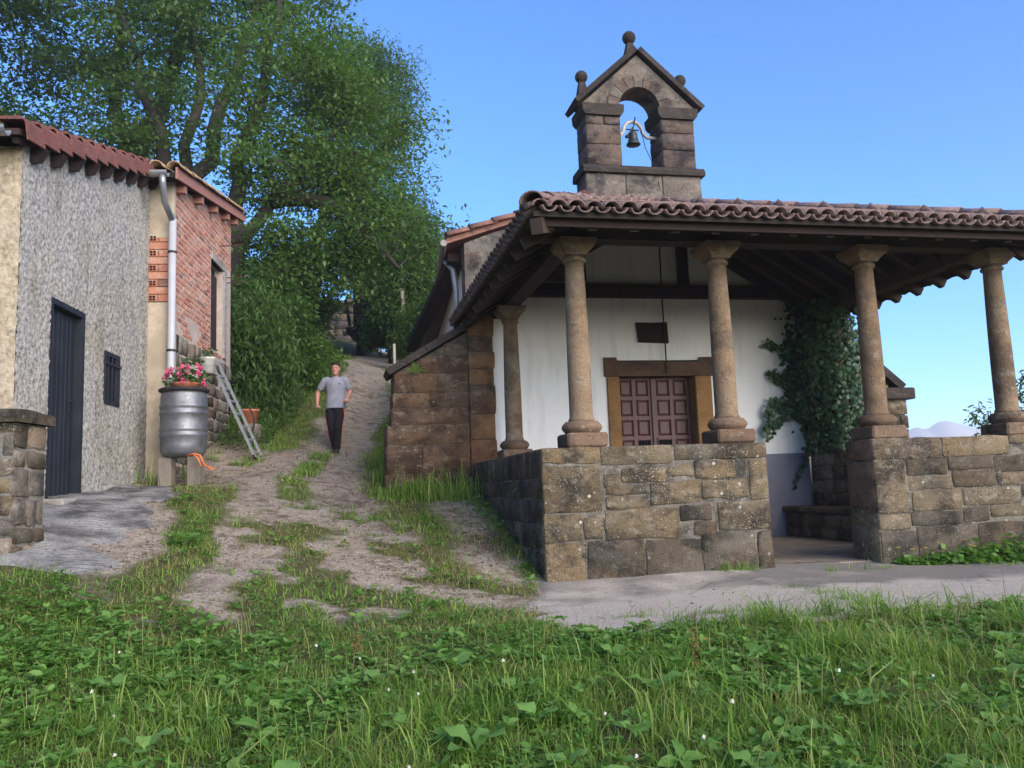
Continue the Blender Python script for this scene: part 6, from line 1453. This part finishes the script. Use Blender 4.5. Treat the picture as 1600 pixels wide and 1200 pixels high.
# white clover heads
fl0 = thing('clover_flower', 'small white clover flower head on a thin stalk in the near grass', 'flower', I4, (0, 0, 0), 'white clover flowers in the near grass')
obj('stalk', MB().tube([(0, 0, 0), (.004, 0, .06), (.002, .003, .115)], .0016, 5), L_clov, fl0)
hd = MB()
for i in range(26):
    v = Vector((random.gauss(0, 1), random.gauss(0, 1), random.gauss(0, 1)+.3)).normalized(); p = Vector((.002, .003, .12))
    a = v.orthogonal()*.0035; b = v.cross(a); hd.add([p+v*.003-a, p+v*.003+a, p+v*.0125+b*.6, p+v*.013-b*.6], [(0, 1, 2, 3)])
hd.ball((.002, .003, .12), .008, n=8, m=5); obj('flower_head', hd, M_petal_w, fl0)
fspots = [(-2.3, 4.9), (-2.1, 4.2), (-1.9, 4.0), (-1.55, 4.4), (-.65, 4.15), (-.55, 4.35), (-.5, 4.1), (-1.7, 3.6), (-1.5, 3.35), (-.45, 3.35), (.42, 3.3), (.35, 3.75), (.9, 3.75), (1.5, 4.1), (-2.0, 5.1), (-1.2, 5.0), (-.1, 4.5), (.7, 3.4), (-1.75, 5.3), (1.9, 4.0), (-.9, 4.75), (.15, 3.15)]
for i, (x, d) in enumerate(fspots):
    M_ = Matrix.Translation((x, d, float(gz(x, d)))) @ Matrix.Rotation(random.uniform(0, 6.28), 4, 'Z') @ Matrix.Scale(random.uniform(.55, .85), 4)
    if i == 0: fl0.matrix_basis = M_; WORLD[fl0.name] = M_
    else: copy_thing(fl0, M_)
# buttercups by the right parapet
by0 = thing('buttercup', 'small yellow flower among the leafy weeds at the right parapet', 'flower', I4, (0, 0, 0), 'yellow flowers along the right parapet')
obj('stalk', MB().tube([(0, 0, 0), (.01, 0, .16)], .002, 5), L_clov, by0)
ph = MB()
for k in range(5):
    a = k*1.2566; d_ = Vector((math.cos(a), math.sin(a), .5))*.022; s_ = Vector((-math.sin(a), math.cos(a), 0))*.012; p = Vector((.01, 0, .16)); ph.add([p, p+d_*.6+s_, p+d_, p+d_*.6-s_], [(0, 1, 2, 3)])
obj('petals', ph, M_petal_y, by0)
for i, (lx, ly) in enumerate([(5.36, 7.36), (5.40, 7.2), (6.1, 7.2), (6.15, 7.3), (6.9, 7.15), (7.3, 7.2), (5.6, 7.25)]):
    x, d = to_w(lx, ly); M_ = Matrix.Translation((x, d, float(gz(x, d))+.03)) @ Matrix.Rotation(random.uniform(0, 6.28), 4, 'Z')
    if i == 0: by0.matrix_basis = M_; WORLD[by0.name] = M_
    else: copy_thing(by0, M_)
# reddish dock stems
for (x, d, h_, lab) in ((.86, 4.35, .34, 'thin reddish dock stem in seed standing in the grass before the path'), (-.98, 5.0, .16, 'short orange-brown withered dock in the grass below the track')):
    z = float(gz(x, d)); t_ = thing('dock_stem', lab, 'weed', I4, (x, d, z)); obj('stem', MB().tube([(x, d, z), (x+.02, d, z+h_*.5), (x+.03, d+.01, z+h_)], .003, 5), M_rust, t_)
    P = np.stack([x+.02+rng.normal(0, .016, 90), d+rng.normal(0, .016, 90), z+rng.uniform(.2*h_, h_, 90)], -1)
    obj('seeds', leaves_mesh('seeds', P, rng.uniform(.010, .022, 90), leaf_mat('dock_seed', [(.22, .10, .03), (.30, .16, .05), (.2, .2, .05)], .2), asp=.6), None, t_, kind='stuff')
# pebbles and leaf litter
def pebbles(name, x, d, r_, mat):
    n = len(x); z = gz(x, d); base = np.array([(1, 0, 0), (0, 1, 0), (-1, 0, 0), (0, -1, 0), (0, 0, .7), (0, 0, -.7)]); V = base[None]*(r_[:, None, None])*rng.uniform(.6, 1.3, (n, 6, 1)) + np.stack([x, d, z+r_*.2], -1)[:, None]
    f = np.array([(0, 1, 4), (1, 2, 4), (2, 3, 4), (3, 0, 4), (1, 0, 5), (2, 1, 5), (3, 2, 5), (0, 3, 5)]); T = (np.arange(n)[:, None, None]*6+f[None]).reshape(-1, 3)
    return obj(name, fast(name, V.reshape(-1, 3), None, T, mat=mat), kind='stuff')
x, d, P = scatter(-5, 2.5, 5.2, 15, 260, lambda x, d: (1-cover(x, d))*infr(x, d)*clear(x, d)*(.3+.7*fbm(x, d, 0, 3, 41)))
pebbles('gravel', x, d, rng.gamma(2.2, .0032, len(x))+.003, M_rubble)
x, d, P = scatter(-5, 2.2, 5.3, 14, 240, lambda x, d: infr(x, d)*clear(x, d)*sstep(.42, .62, fbm(x*1.1, d*1.1, 0, 3, 77))*(1-.5*cover(x, d)))
P[:, 2] += .012
obj('leaf_litter', leaves_mesh('leaf_litter', P, rng.uniform(.015, .05, len(P)), leaf_mat('dead_leaf', [(.05, .035, .022), (.10, .07, .045), (.16, .12, .08), (.22, .17, .12)], .1), asp=.35, droop=.0), kind='stuff')
lx, ly = 3.98+rng.normal(0, .09, 130), 7.40-np.abs(rng.normal(0, .05, 130)); x, d = to_w(lx, ly)
pb_ = pebbles('chippings', x, d, rng.uniform(.008, .017, 130), plain('tan_chips', (.42, .30, .16), .9, 0, .2, 60, .1, .1))
